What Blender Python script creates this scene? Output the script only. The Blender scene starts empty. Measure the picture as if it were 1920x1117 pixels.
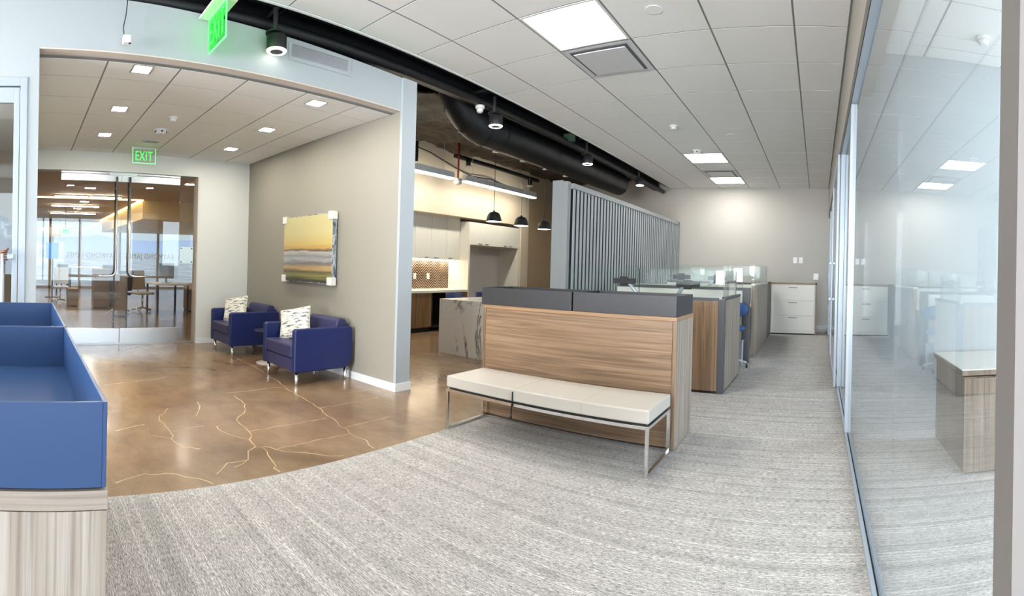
import bpy, bmesh, math, random
from mathutils import Matrix, Vector, Euler
random.seed(7)
PI = math.pi
scene = bpy.context.scene
COL = scene.collection

# ------------------------------------------------------------------ camera (cylindrical phone panorama)
F, CX, CY = 943.48, 960.0, 502.6
cam = bpy.data.cameras.new('camera'); cam.type = 'PANO'
cam.panorama_type = 'CENTRAL_CYLINDRICAL'
cam.central_cylindrical_radius = 1.0
cam.central_cylindrical_range_u_min = -CX / F
cam.central_cylindrical_range_u_max = (1920 - CX) / F
cam.central_cylindrical_range_v_min = (CY - 1117) / F
cam.central_cylindrical_range_v_max = CY / F
cam.clip_start = 0.02; cam.clip_end = 6000
camo = bpy.data.objects.new('camera', cam); COL.objects.link(camo)
camo.matrix_world = (Matrix.Translation((0, 0, 1.35)) @ Matrix.Rotation(0.6078, 4, 'Z')
                     @ Matrix.Rotation(-0.0274, 4, 'Y') @ Matrix.Rotation(PI / 2, 4, 'X'))
scene.camera = camo

# ------------------------------------------------------------------ world, daylight, exposure
def lin(r, g, b):
    f = lambda c: ((c / 255 + .055) / 1.055) ** 2.4 if c / 255 > .04045 else c / 255 / 12.92
    return (f(r), f(g), f(b), 1.0)
world = bpy.data.worlds.new('sky'); scene.world = world; world.use_nodes = True
wn = world.node_tree; wn.nodes.clear()
_o = wn.nodes.new('ShaderNodeOutputWorld'); _b = wn.nodes.new('ShaderNodeBackground')
_tc = wn.nodes.new('ShaderNodeTexCoord'); _sx = wn.nodes.new('ShaderNodeSeparateXYZ'); _cr = wn.nodes.new('ShaderNodeValToRGB')
wn.links.new(_tc.outputs['Generated'], _sx.inputs[0]); wn.links.new(_sx.outputs['Z'], _cr.inputs[0])
wn.links.new(_cr.outputs[0], _b.inputs[0]); wn.links.new(_b.outputs[0], _o.inputs[0])
_cr.color_ramp.elements[0].position = 0.0; _cr.color_ramp.elements[0].color = (.74, .87, 1, 1)
_cr.color_ramp.elements[1].position = .6; _cr.color_ramp.elements[1].color = (.30, .52, .95, 1)
_b.inputs[1].default_value = 0.46

def area(name, loc, rot, sx, sy, power, col):
    l = bpy.data.lights.new(name, 'AREA'); l.shape = 'RECTANGLE'; l.size = sx; l.size_y = sy
    l.energy = power; l.color = col
    o = bpy.data.objects.new(name, l); COL.objects.link(o); o.location = loc; o.rotation_euler = rot
    return o
area('daylight_rear_window', (-1.7, -8.1, 1.6), (PI / 2 + .16, 0, 0), 4.5, 2.7, 950, (.93, .96, 1))       # added fill lamp for rear daylight, tilted up to brighten the ceiling
area('daylight_office_window', (4.35, 3.0, 1.65), (PI / 2, 0, PI / 2), 13.0, 2.5, 340, (.76, .88, 1))  # shines -X through the office windows
sun = bpy.data.lights.new('sun', 'SUN'); sun.energy = .8; sun.angle = .01; sun.color = (1, .96, .90)
suno = bpy.data.objects.new('sun', sun); COL.objects.link(suno); suno.rotation_euler = (0, math.radians(32), 0); suno.location = (0, 0, 30)
scene.view_settings.view_transform = 'Standard'; scene.view_settings.look = 'None'
scene.view_settings.exposure = 0.93; scene.view_settings.gamma = 1.0; scene.view_settings.use_curve_mapping = False
scene.cycles.max_bounces = 10; scene.cycles.diffuse_bounces = 5; scene.cycles.glossy_bounces = 5
scene.cycles.transparent_max_bounces = 24; scene.cycles.sample_clamp_indirect = 6.0
scene.cycles.caustics_reflective = False; scene.cycles.caustics_refractive = False

# ------------------------------------------------------------------ material helpers
MATS = {}
def mat(name, col, rough=.5, metal=0.0, emit=None, estr=0.0, spec=.5, coat=0.0):
    if name in MATS: return MATS[name]
    m = bpy.data.materials.new(name); m.use_nodes = True
    p = m.node_tree.nodes['Principled BSDF']
    p.inputs['Base Color'].default_value = col; p.inputs['Roughness'].default_value = rough
    p.inputs['Metallic'].default_value = metal; p.inputs['Specular IOR Level'].default_value = spec
    p.inputs['Coat Weight'].default_value = coat
    if emit: p.inputs['Emission Color'].default_value = emit; p.inputs['Emission Strength'].default_value = estr
    MATS[name] = m
    return m
class NT:
    def __init__(s, m): s.t = m.node_tree; s.p = s.t.nodes['Principled BSDF']
    def n(s, k, **kw):
        nd = s.t.nodes.new(k)
        for a, v in kw.items():
            if a.startswith('i_'): nd.inputs[a[2:].replace('_', ' ')].default_value = v
            else: setattr(nd, a, v)
        return nd
    def l(s, a, b): s.t.links.new(a, b)
    def coords(s, scale, rot=(0, 0, 0), loc=(0, 0, 0), kind='Object'):
        tc = s.n('ShaderNodeTexCoord'); mp = s.n('ShaderNodeMapping')
        mp.inputs['Scale'].default_value = scale; mp.inputs['Rotation'].default_value = rot; mp.inputs['Location'].default_value = loc
        s.l(tc.outputs[kind], mp.inputs[0]); return mp.outputs[0]
    def noise(s, vec, scale=1, detail=4, rough=.5, dist=0.0):
        nd = s.n('ShaderNodeTexNoise'); s.l(vec, nd.inputs['Vector'])
        nd.inputs['Scale'].default_value = scale; nd.inputs['Detail'].default_value = detail
        nd.inputs['Roughness'].default_value = rough; nd.inputs['Distortion'].default_value = dist
        return nd.outputs['Fac']
    def ramp(s, fac, stops, interp='LINEAR'):
        nd = s.n('ShaderNodeValToRGB'); r = nd.color_ramp; r.interpolation = interp
        while len(r.elements) < len(stops): r.elements.new(.5)
        for e, (pos, c) in zip(r.elements, stops): e.position = pos; e.color = c if len(c) == 4 else (*c, 1)
        s.l(fac, nd.inputs[0]); return nd.outputs[0]
    def mix(s, fac, a, b, mode='MIX'):
        nd = s.n('ShaderNodeMix', data_type='RGBA', blend_type=mode)
        for sock, v in ((nd.inputs[0], fac), (nd.inputs[6], a), (nd.inputs[7], b)):
            if hasattr(v, 'links') or hasattr(v, 'is_linked'): s.l(v, sock)
            else: sock.default_value = v
        return nd.outputs[2]
    def bump(s, h, strength, dist=.01):
        nd = s.n('ShaderNodeBump'); nd.inputs['Strength'].default_value = strength; nd.inputs['Distance'].default_value = dist
        s.l(h, nd.inputs['Height']); s.l(nd.outputs[0], s.p.inputs['Normal'])
    def base(s, c): s.l(c, s.p.inputs['Base Color'])
def g(v): return (v, v, v, 1)

def wood(name, dark, midc, light, axis, rough=.42, sc=1.0):
    m = mat(name, midc, rough); t = NT(m)
    a = [24 * sc] * 3; a[axis] = .7 * sc
    b = [150 * sc] * 3; b[axis] = 2.0 * sc
    n1 = t.noise(t.coords(a), 1, 5, .55, 1.2); n2 = t.noise(t.coords(b), 1, 3, .6, .3)
    c1 = t.ramp(n1, [(.24, dark), (.50, midc), (.74, light)])
    c2 = t.ramp(n2, [(.36, g(.62)), (.55, g(1.0))])
    t.base(t.mix(.75, c1, c2, 'MULTIPLY')); t.bump(n2, .08, .002)
    return m
OAK_D, OAK_M, OAK_L = lin(106, 83, 63), lin(149, 120, 93), lin(172, 144, 115)
ASH_D, ASH_M, ASH_L = lin(122, 106, 92), lin(164, 149, 134), lin(194, 184, 172)
M_oakH = wood('oak_horizontal_grain', OAK_D, OAK_M, OAK_L, 0)
M_oakV = wood('oak_vertical_grain', OAK_D, OAK_M, OAK_L, 2)
M_oakE = wood('oak_edge_band', lin(140, 106, 76), lin(165, 130, 96), lin(180, 146, 112), 0)
M_ashV = wood('ash_vertical_grain', ASH_D, ASH_M, ASH_L, 2)
M_ashY = wood('ash_edge_grain', lin(140, 126, 114), lin(166, 150, 136), lin(185, 172, 160), 1)
M_walV = wood('walnut_vertical_grain', lin(92, 70, 50), lin(132, 103, 74), lin(160, 130, 98), 2)
M_greyoak = wood('grey_oak_vertical_grain', lin(104, 92, 80), lin(138, 124, 110), lin(160, 147, 133), 2)

def paint(name, col, rough=.6, tex=.02):
    m = mat(name, col, rough, spec=.3); t = NT(m)
    n = t.noise(t.coords((90, 90, 90)), 1, 3, .6); t.bump(n, tex, .002); return m
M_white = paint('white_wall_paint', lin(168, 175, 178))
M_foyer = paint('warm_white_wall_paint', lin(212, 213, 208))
M_grey = paint('taupe_grey_wall_paint', lin(150, 145, 135))
M_far = paint('light_grey_wall_paint', lin(180, 177, 170))
M_tan = paint('tan_wall_paint', lin(176, 156, 128))
M_cream = paint('cream_wall_paint', lin(212, 200, 180))
M_head = paint('header_paint', lin(176, 171, 164))
M_jamb = paint('greige_jamb_paint', lin(116, 112, 110))
M_soff = paint('beige_paint_and_bounce', lin(206, 196, 186))
M_tile = paint('mineral_fibre_tile', lin(236, 236, 233), .9, .12)
M_grid = mat('ceiling_grid_metal', lin(126, 126, 126), .6)
M_base = mat('white_baseboard_paint', lin(226, 228, 228), .45)
M_black = mat('black_painted_steel', lin(9, 10, 13), .5)
M_blackp = mat('matte_black_paint', lin(22, 22, 25), .6)
M_deck = mat('black_painted_deck', lin(9, 9, 11), .85)
M_chrome = mat('polished_chrome', (.82, .82, .84, 1), .12, 1.0)
M_steel = mat('brushed_stainless', (.66, .66, .66, 1), .28, 1.0)
M_alu = mat('satin_aluminium', lin(166, 175, 184), .4, .2)
M_silver = mat('silver_paint', lin(176, 184, 192), .35, .4)
M_char = mat('charcoal_laminate', lin(84, 84, 88), .45)
M_planter = mat('charcoal_powder_coat', lin(51, 51, 53), .42)
M_navy = mat('navy_powder_coat', lin(42, 70, 112), .38)
M_vinyl = mat('off_white_vinyl', lin(203, 196, 186), .45)
M_whitep = mat('white_plastic', lin(228, 228, 226), .4)
M_lam = mat('white_laminate', lin(226, 224, 216), .35)
M_file = mat('cream_enamelled_steel', lin(218, 217, 208), .4)
M_quartz = mat('white_quartz', lin(232, 228, 220), .2)
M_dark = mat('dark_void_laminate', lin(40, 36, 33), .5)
M_bluefab = mat('blue_upholstery', lin(50, 90, 144), .7)
M_slat = mat('grey_painted_slat', lin(158, 164, 168), .5)
M_screenfr = mat('grey_painted_frame', lin(138, 142, 144), .5)
M_gapdark = mat('dark_grey_screen_backing', lin(22, 25, 29), .8)
M_red = mat('red_conduit', lin(150, 22, 30), .5)
M_warm = mat('warm_lamp', g(.9), .5, emit=(1, .93, .80, 1), estr=9)
M_panel = mat('led_panel', g(.9), .5, emit=(1, .97, .91, 1), estr=16)
M_down = mat('downlight_lens', g(.9), .5, emit=(1, .95, .84, 1), estr=130)
M_ring = mat('ring_lens', g(.9), .5, emit=(1, .92, .78, 1), estr=5)
M_linear = mat('linear_lens', g(.9), .5, emit=(1, .93, .78, 1), estr=27)
M_green = mat('lit_green_letters', lin(20, 150, 40), .4, emit=(.06, 1, .10, 1), estr=.9)
M_greenedge = mat('green_lit_edge', lin(60, 200, 80), .4, emit=(.15, 1, .25, 1), estr=1.0)
M_greenbright = mat('bright_green_letters', lin(20, 200, 40), .4, emit=(.03, 1, .05, 1), estr=1.6)
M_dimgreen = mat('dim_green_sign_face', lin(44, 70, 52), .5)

def glass(name, tint=(.97, .985, .985), r0=.04, rough=0.0):
    m = bpy.data.materials.new(name); m.use_nodes = True; t = m.node_tree; t.nodes.clear()
    o = t.nodes.new('ShaderNodeOutputMaterial'); mx = t.nodes.new('ShaderNodeMixShader')
    tr = t.nodes.new('ShaderNodeBsdfTransparent'); gl = t.nodes.new('ShaderNodeBsdfGlossy'); lw = t.nodes.new('ShaderNodeLayerWeight')
    pw = t.nodes.new('ShaderNodeMath'); pw.operation = 'POWER'; pw.inputs[1].default_value = 5
    ma = t.nodes.new('ShaderNodeMath'); ma.operation = 'MULTIPLY_ADD'; ma.inputs[1].default_value = 1 - r0; ma.inputs[2].default_value = r0
    lw.inputs[0].default_value = .5; tr.inputs[0].default_value = (*tint, 1); gl.inputs['Roughness'].default_value = rough
    gl.inputs['Color'].default_value = (.95, .98, 1, 1)
    L = t.links.new
    L(lw.outputs['Facing'], pw.inputs[0]); L(pw.outputs[0], ma.inputs[0]); L(ma.outputs[0], mx.inputs[0])
    L(tr.outputs[0], mx.inputs[1]); L(gl.outputs[0], mx.inputs[2]); L(mx.outputs[0], o.inputs[0])
    return m
M_glass = glass('clear_glass'); M_glass2 = glass('green_edge_glass', (.95, .98, .972), .02); M_glassdoor = glass('entrance_glass', (.97, .97, .95), .045)
M_greenglass = glass('green_lit_acrylic', (.25, .97, .30), .06); M_film = glass('clear_plastic_film', (.97, .97, .98), .10, .18); M_acryl = glass('clear_acrylic', (.96, .98, .96), .06)
M_gedge = mat('dark_glass_edge', lin(38, 48, 48), .2)

# carpet
M_carpet = mat('striped_loop_carpet', lin(170, 166, 162), .95, spec=.1); t = NT(M_carpet)
c = t.coords((1, 1, 1))
w1 = t.noise(t.coords((38, 210, 1)), 1, 2, .6, .1)                       # short dashes of yarn along X
w2 = t.noise(t.coords((190, 230, 1)), 1, 2, .6)                          # loop speckle
w3 = t.noise(t.coords((.05, 13, 1)), 1, 4, .62)                           # long stripes along X
w5 = t.noise(t.coords((7, 9, 1)), 1, 4, .7)                              # blotchy weave groups
k1 = t.ramp(w1, [(.36, lin(148, 143, 140)), (.5, lin(192, 187, 182)), (.64, lin(222, 217, 211))])
k2 = t.ramp(w2, [(.38, g(.66)), (.60, g(1.10))])
k3 = t.ramp(w3, [(.30, g(.92)), (.405, g(.98)), (.415, g(.72)), (.43, g(1.0)), (.485, g(1.0)), (.497, g(1.38)), (.512, g(1.0)), (.585, g(1.02)), (.60, g(1.45)), (.62, g(1.02))])
k5 = t.ramp(w5, [(.36, g(.88)), (.62, g(1.05))])
t.base(t.mix(1, t.mix(1, t.mix(1, k1, k2, 'MULTIPLY'), k3, 'MULTIPLY'), k5, 'MULTIPLY')); t.bump(w2, .4, .003)
# polished concrete
M_conc = mat('stained_polished_concrete', lin(140, 108, 78), .16, spec=.5); t = NT(M_conc)
n1 = t.noise(t.coords((.9, .7, 1)), 1, 6, .62, .8); n2 = t.noise(t.coords((3.2, 5.5, 1)), 1, 6, .65, .6); n3 = t.noise(t.coords((.55, .8, 1), loc=(3, 7, 0)), 1, 3, .5)
n4 = t.noise(t.coords((60, 60, 1)), 1, 2, .5)
k = t.ramp(n1, [(.28, lin(112, 90, 71)), (.5, lin(146, 121, 95)), (.72, lin(166, 142, 114))])
k = t.mix(.6, k, t.ramp(n2, [(.32, g(.62)), (.55, g(1.0)), (.75, g(1.12))]), 'MULTIPLY')
k = t.mix(.45, k, t.ramp(n3, [(.40, (1, 1, 1, 1)), (.68, (.92, .72, .60, 1))]), 'MULTIPLY')
k = t.mix(.35, k, t.ramp(n4, [(.40, g(.78)), (.55, g(1.0))]), 'MULTIPLY')
t.base(k)
rr = t.ramp(n2, [(.3, g(.24)), (.7, g(.14))]); t.l(rr, t.p.inputs['Roughness'])
M_crack = mat('pale_crack_filler', lin(196, 168, 122), .35)
# marble
M_marble = mat('veined_white_marble', lin(226, 222, 216), .22); t = NT(M_marble)
v = t.coords((1.0, 1.0, .62), rot=(0, .75, 0))
nn = t.noise(t.coords((2.1, 2.1, .8), rot=(0, -.6, 0), loc=(1.3, 0, .4)), 1, 7, .62, 1.0)
vein = t.ramp(nn, [(.475, g(0)), (.497, g(1)), (.505, g(1)), (.53, g(0))])
n5 = t.noise(t.coords((1.3, 1.3, 1.3)), 1, 3, .5); msk = t.ramp(n5, [(.42, g(0)), (.6, g(1))])
vf = t.mix(1, vein, msk, 'MULTIPLY')
t.base(t.mix(vf, lin(224, 220, 214), lin(104, 104, 108)))
# leather
M_leather = mat('cobalt_leather', lin(19, 33, 86), .42); t = NT(M_leather)
n = t.noise(t.coords((160, 160, 160)), 1, 3, .6); t.bump(n, .15, .001)
M_leather2 = mat('dusty_navy_leather', lin(46, 46, 84), .5); t = NT(M_leather2)  # same leather with sky light put into its colour
n = t.noise(t.coords((160, 160, 160)), 1, 3, .6); t.bump(n, .15, .001)
# pillow
M_pillow = mat('brush_stroke_pillow_fabric', lin(226, 218, 200), .9, spec=.1); t = NT(M_pillow)
n = t.noise(t.coords((13, 13, 55), rot=(0, .35, 0)), 1, 4, .6, .8)
t.base(t.ramp(n, [(.36, lin(96, 100, 112)), (.43, lin(150, 150, 150)), (.47, lin(228, 222, 208)), (1, lin(232, 226, 212))]))
# painting
M_paint = mat('abstract_seascape_print', lin(200, 180, 110), .5); t = NT(M_paint)
tc = t.n('ShaderNodeTexCoord'); sep = t.n('ShaderNodeSeparateXYZ'); t.l(tc.outputs['Generated'], sep.inputs[0])
nz = t.noise(t.coords((1.6, 1, 14), kind='Generated'), 1, 5, .65, .8)
ad = t.n('ShaderNodeMath', operation='MULTIPLY_ADD'); ad.inputs[1].default_value = .16; t.l(nz, ad.inputs[0]); 
sb = t.n('ShaderNodeMath', operation='SUBTRACT'); sb.inputs[1].default_value = .08; t.l(sep.outputs['Z'], sb.inputs[0]); t.l(sb.outputs[0], ad.inputs[2])
t.base(t.ramp(ad.outputs[0], [(.03, lin(70, 68, 58)), (.09, lin(150, 146, 84)), (.15, lin(96, 92, 74)), (.21, lin(206, 172, 118)), (.28, lin(116, 116, 120)), (.33, lin(188, 186, 184)),
     (.39, lin(140, 142, 148)), (.44, lin(206, 202, 190)), (.475, lin(84, 74, 66)), (.50, lin(212, 168, 96)), (.56, lin(226, 200, 122)), (.75, lin(224, 212, 156)), (1, lin(216, 206, 150))]))
M_paintedge = mat('blue_grey_canvas_edge', lin(120, 128, 136), .6); t = NT(M_paintedge); n = t.noise(t.coords((20, 20, 9)), 1, 4, .6, 1.0); t.base(t.ramp(n, [(.38, lin(70, 80, 92)), (.5, lin(140, 150, 158)), (.6, lin(206, 208, 208))]))
M_foam = mat('white_foam_corner', lin(232, 226, 220), .8)
# insulation
M_insul = mat('crumpled_insulation_wrap', lin(66, 58, 52), .75); t = NT(M_insul)
n = t.noise(t.coords((3, 2, 3)), 1, 6, .65, .8); t.base(t.ramp(n, [(.3, lin(40, 36, 34)), (.7, lin(98, 88, 79))])); t.bump(n, .8, .06)
# herringbone
M_tilebr = mat('brown_glazed_tile', lin(92, 72, 58), .3); t = NT(M_tilebr)
n = t.noise(t.coords((4, 5, 5)), 1, 3, .6); t.base(t.ramp(n, [(.35, lin(58, 44, 36)), (.65, lin(90, 70, 56))]))
M_grout = mat('pale_grout', lin(230, 214, 190), .8)
# camo / skin / city
M_camo = mat('grey_camouflage_cloth', lin(120, 124, 124), .9); t = NT(M_camo)
n = t.noise(t.coords((11, 11, 11)), 1, 3, .5, .5); t.base(t.ramp(n, [(.42, lin(40, 42, 45)), (.47, lin(82, 86, 88)), (.56, lin(118, 124, 124)), (.62, lin(62, 64, 66))], 'CONSTANT'))
M_skin = mat('brown_skin', lin(120, 84, 68), .55); M_sleeve = mat('dark_arm_sleeve', lin(40, 37, 42), .8); M_vest = mat('lime_vest', lin(112, 150, 52), .8)
M_jean = mat('denim_cloth', lin(52, 60, 80), .9); M_hair = mat('black_hair', lin(22, 20, 20), .7)
M_city = mat('distant_valley_ground', lin(170, 160, 140), .9); t = NT(M_city)
n = t.noise(t.coords((.012, .02, 1)), 1, 8, .72); t.base(t.ramp(n, [(.3, lin(150, 152, 146)), (.48, lin(208, 198, 180)), (.6, lin(228, 224, 216)), (.7, lin(246, 246, 246))]))
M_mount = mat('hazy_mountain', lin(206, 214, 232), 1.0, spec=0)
M_brown = paint('brown_panel_paint', lin(168, 140, 100)); M_loungeceil = mat('tan_lounge_ceiling', lin(190, 164, 126), .8)
M_lounge = paint('lounge_wall_paint', lin(226, 198, 134))
M_mesh = mat('tan_chair_mesh', lin(170, 150, 122), .8); M_darkfab = mat('charcoal_chair_fabric', lin(58, 56, 58), .8)
M_box = mat('brown_laminate_pedestal', lin(150, 120, 84), .6)
M_screenb = mat('blue_display', lin(60, 100, 160), .3, emit=lin(70, 120, 190), estr=.6)
M_paper = mat('white_paper', lin(236, 234, 230), .8)
M_frost = mat('frosted_letter_film', lin(132, 138, 144), .6)
M_coil = mat('black_cable', lin(18, 18, 20), .5)
M_lightgrey = mat('light_grey_enamel', lin(186, 190, 194), .45)
M_diff = mat('white_diffuser_enamel', lin(206, 206, 208), .5)

# ------------------------------------------------------------------ mesh helpers
class MB:
    def __init__(s): s.v = []; s.f = []; s.sm = []
    def add(s, vs, fs, smooth=False):
        b = len(s.v); s.v += [tuple(v) for v in vs]; s.f += [tuple(i + b for i in f) for f in fs]; s.sm += [smooth] * len(fs); return s
    def box(s, x0, x1, y0, y1, z0, z1):
        return s.add([(x0, y0, z0), (x1, y0, z0), (x1, y1, z0), (x0, y1, z0), (x0, y0, z1), (x1, y0, z1), (x1, y1, z1), (x0, y1, z1)],
                     [(3, 2, 1, 0), (4, 5, 6, 7), (0, 1, 5, 4), (1, 2, 6, 5), (2, 3, 7, 6), (3, 0, 4, 7)])
    def lathe(s, prof, c=(0, 0, 0), n=24, axis='Z', cap=True):
        vs = []; fs = []
        for r, h in prof:
            for i in range(n):
                a = 2 * PI * i / n; p = (r * math.cos(a), r * math.sin(a), h)
                if axis == 'X': p = (p[2], p[0], p[1])
                elif axis == 'Y': p = (p[1], p[2], p[0])
                vs.append((p[0] + c[0], p[1] + c[1], p[2] + c[2]))
        for k in range(len(prof) - 1):
            for i in range(n):
                j = (i + 1) % n; fs.append((k * n + i, k * n + j, (k + 1) * n + j, (k + 1) * n + i))
        s.add(vs, fs, True)
        if cap:
            b = len(s.v) - len(vs)
            s.f += [tuple(b + i for i in reversed(range(n))), tuple(b + (len(prof) - 1) * n + i for i in range(n))]; s.sm += [False, False]
        return s
    def cyl(s, c, r, h, n=20, axis='Z'): return s.lathe([(r, 0), (r, h)], c, n, axis)
    def tube(s, pts, r, n=10, cap=True):
        pts = [Vector(p) for p in pts]; vs = []; fs = []; up = None
        for i, p in enumerate(pts):
            d = (pts[min(i + 1, len(pts) - 1)] - pts[max(i - 1, 0)]).normalized()
            if up is None:
                up = Vector((0, 0, 1)) if abs(d.z) < .9 else Vector((1, 0, 0))
            a = d.cross(up).normalized(); b = a.cross(d).normalized(); up = b
            rr = r[i] if isinstance(r, (list, tuple)) else r
            for k in range(n):
                t_ = 2 * PI * k / n; vs.append(p + a * rr * math.cos(t_) + b * rr * math.sin(t_))
        for i in range(len(pts) - 1):
            for k in range(n):
                j = (k + 1) % n; fs.append((i * n + k, i * n + j, (i + 1) * n + j, (i + 1) * n + k))
        s.add(vs, fs, True)
        if cap:
            b0 = len(s.v) - len(vs)
            s.f += [tuple(b0 + i for i in range(n)), tuple(b0 + (len(pts) - 1) * n + i for i in reversed(range(n)))]; s.sm += [False, False]
        return s
    def prism(s, poly, a0, a1, axis='X'):
        # poly: 2-D outline in the other two axes (X: (y,z)  Y: (x,z)  Z: (x,y))
        n = len(poly)
        def P(q, a): return {'X': (a, q[0], q[1]), 'Y': (q[0], a, q[1]), 'Z': (q[0], q[1], a)}[axis]
        vs = [P(q, a0) for q in poly] + [P(q, a1) for q in poly]
        fs = [tuple(range(n)), tuple(reversed(range(n, 2 * n)))] + [(i, i + n, (i + 1) % n + n, (i + 1) % n) for i in range(n)]
        return s.add(vs, fs)
    def mesh(s, name, off=(0, 0, 0)):
        me = bpy.data.meshes.new(name)
        me.from_pydata([(x - off[0], y - off[1], z - off[2]) for x, y, z in s.v], [], s.f); me.update()
        bm = bmesh.new(); bm.from_mesh(me); bmesh.ops.recalc_face_normals(bm, faces=bm.faces)
        bm.to_mesh(me); bm.free()
        for p, sm in zip(me.polygons, s.sm): p.use_smooth = sm
        return me
def B(*a): return MB().box(*a)
def rr2(x0, x1, y0, y1, r, n=5, corners=(1, 1, 1, 1)):
    out = []
    for (cx_, cy_, a0, on, px, py) in ((x1 - r, y0 + r, -PI / 2, corners[0], x1, y0), (x1 - r, y1 - r, 0, corners[1], x1, y1), (x0 + r, y1 - r, PI / 2, corners[2], x0, y1), (x0 + r, y0 + r, PI, corners[3], x0, y0)):
        if on:
            for i in range(n + 1): a = a0 + PI / 2 * i / n; out.append((cx_ + r * math.cos(a), cy_ + r * math.sin(a)))
        else: out.append((px, py))
    return out
def pref(o, label=None, cat=None, group=None, kind=None):
    if label: o['label'] = label
    if cat: o['category'] = cat
    if group: o['group'] = group
    if kind: o['kind'] = kind
    return o
def _bev(o, bev, seg=2):
    if bev:
        m = o.modifiers.new('bevel', 'BEVEL'); m.width = bev; m.segments = seg; m.limit_method = 'ANGLE'; m.angle_limit = .7; m.harden_normals = False
def obj(name, mb, material, parent=None, bev=0, seg=2, label=None, cat=None, group=None, kind=None, off=None):
    """one mesh object; world coordinates are moved into the parent thing's frame"""
    if parent is not None:
        off = parent.get('_off', None) if off is None else off
        off = tuple(off) if off is not None else (0, 0, 0)
    else: off = off or (0, 0, 0)
    me = mb.mesh(name, off) if isinstance(mb, MB) else mb
    if not me.materials: me.materials.append(material)
    o = bpy.data.objects.new(name, me); COL.objects.link(o)
    if parent is not None: o.parent = parent; o['_off'] = off
    else: o.location = off; o['_off'] = off
    _bev(o, bev, seg); return pref(o, label, cat, group, kind)
def thing(name, label, cat, loc=(0, 0, 0), group=None, kind=None):
    o = bpy.data.objects.new(name, None); COL.objects.link(o); o.location = loc; o.empty_display_size = .1
    o['_off'] = loc; return pref(o, label, cat, group, kind)
def single(name, mb, material, label, cat, loc, bev=0, seg=2, group=None):
    return obj(name, mb, material, None, bev, seg, label, cat, group, None, loc)
def struct(name, mb, material, label=None, parent=None, bev=0):
    return obj(name, mb, material, parent, bev, label=label, kind='structure' if parent is None else None)
def dup(root, loc, label=None, rotz=None):
    def cp(o, par):
        c = o.copy(); COL.objects.link(c); c.parent = par
        for ch in o.children: cp(ch, c)
        return c
    r = cp(root, None); r.location = loc
    if rotz is not None: r.rotation_euler = (0, 0, rotz)
    if label: r['label'] = label
    return r
def text_mesh(s, size, extrude, name):
    cu = bpy.data.curves.new(name, 'FONT'); cu.body = s; cu.size = size; cu.extrude = extrude; cu.space_character = 1.12; cu.align_x = 'CENTER'; cu.align_y = 'CENTER'
    o = bpy.data.objects.new(name, cu); COL.objects.link(o); dg = bpy.context.evaluated_depsgraph_get()
    me = bpy.data.meshes.new_from_object(o.evaluated_get(dg)); bpy.data.objects.remove(o); bpy.data.curves.remove(cu); return me

# ================================================================== THE SETTING
YB, FW, ZC = -8.0, 12.83, 3.58          # far wall, white ceiling height
PX, GY, GX = -3.99, 3.60, .28 # portal wall face, grey wall face, glass line
XB = -7.70                    # entrance wall
# floors
fl = struct('floor', B(-23, -2.78, YB, FW, -.12, 0), M_conc, 'brown stained polished concrete floor of the entrance and kitchen')
struct('floor_carpet', B(-2.78, 4.4, YB, FW, -.12, .002), M_carpet, 'pale grey striped carpet floor of the open office')
cracks = [
 [(-4.36,1.28),(-4.24,1.22),(-4.17,1.15),(-4.08,1.12),(-3.96,1.13),(-3.81,1.13),(-3.66,1.12),(-3.61,1.09),(-3.52,1.1),(-3.42,1.13),(-3.42,1.17),(-3.36,1.22),(-3.38,1.24)],
 [(-5.26,.83),(-5.31,.97),(-5.37,1.13),(-5.45,1.41),(-5.55,1.62)], [(-4.5,1.61),(-4.37,1.59),(-4.23,1.53),(-4.08,1.45)],
 [(-3.85,.71),(-3.91,.82),(-3.97,.97)], [(-3.77,1.14),(-3.8,1.27),(-3.83,1.43)], [(-3.71,.97),(-3.67,1.03),(-3.61,1.09)],
 [(-4.6,2.04),(-4.28,2.01),(-4.07,1.91),(-3.89,1.75),(-3.65,1.73),(-3.47,1.69),(-3.42,1.65),(-3.27,1.63),(-3.23,1.67),(-3.1,1.64),(-3.0,1.62),(-2.9,1.6),(-2.88,1.57),(-2.81,1.58)],
 [(-3.79,1.53),(-3.67,1.52),(-3.57,1.55),(-3.47,1.61),(-3.42,1.65)], [(-3.27,1.63),(-3.21,1.54),(-3.08,1.48),(-3.02,1.41),(-2.99,1.34)],
 [(-3.07,1.48),(-3.07,1.32),(-2.99,1.25),(-2.93,1.19)], [(-3.25,1.68),(-3.22,1.72),(-3.16,1.74),(-3.1,1.78),(-3.03,1.88),(-2.96,1.95),(-2.88,2.01),(-2.83,2.1)],
 [(-3.17,1.75),(-3.18,1.95),(-3.19,2.16),(-3.18,2.4)], [(-3.58,1.72),(-3.6,1.93),(-3.6,2.2),(-3.6,2.48)],
 [(-4.71,2.0),(-4.71,2.26),(-4.75,2.57),(-4.72,2.69),(-4.61,2.66),(-4.37,2.64),(-4.09,2.62),(-3.89,2.59),(-3.65,2.52),(-3.52,2.51),(-3.38,2.45),(-3.28,2.46),(-3.19,2.42),(-3.09,2.41),(-2.99,2.43),(-2.82,2.37)],
 [(-3.89,2.59),(-3.87,2.72),(-3.89,2.85),(-3.88,3.09),(-3.9,3.31)], [(-3.32,2.47),(-3.33,2.67),(-3.34,2.97)],
 [(-6.34,2.83),(-5.98,2.85),(-5.74,2.84),(-5.45,2.8),(-4.73,2.7)], [(-4.2,3.15),(-4.19,3.27),(-4.19,3.43),(-4.06,3.47)], [(-2.95,.55),(-3.05,.75),(-3.0,.95),(-2.85,1.1),(-2.8,1.12)]]
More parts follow.
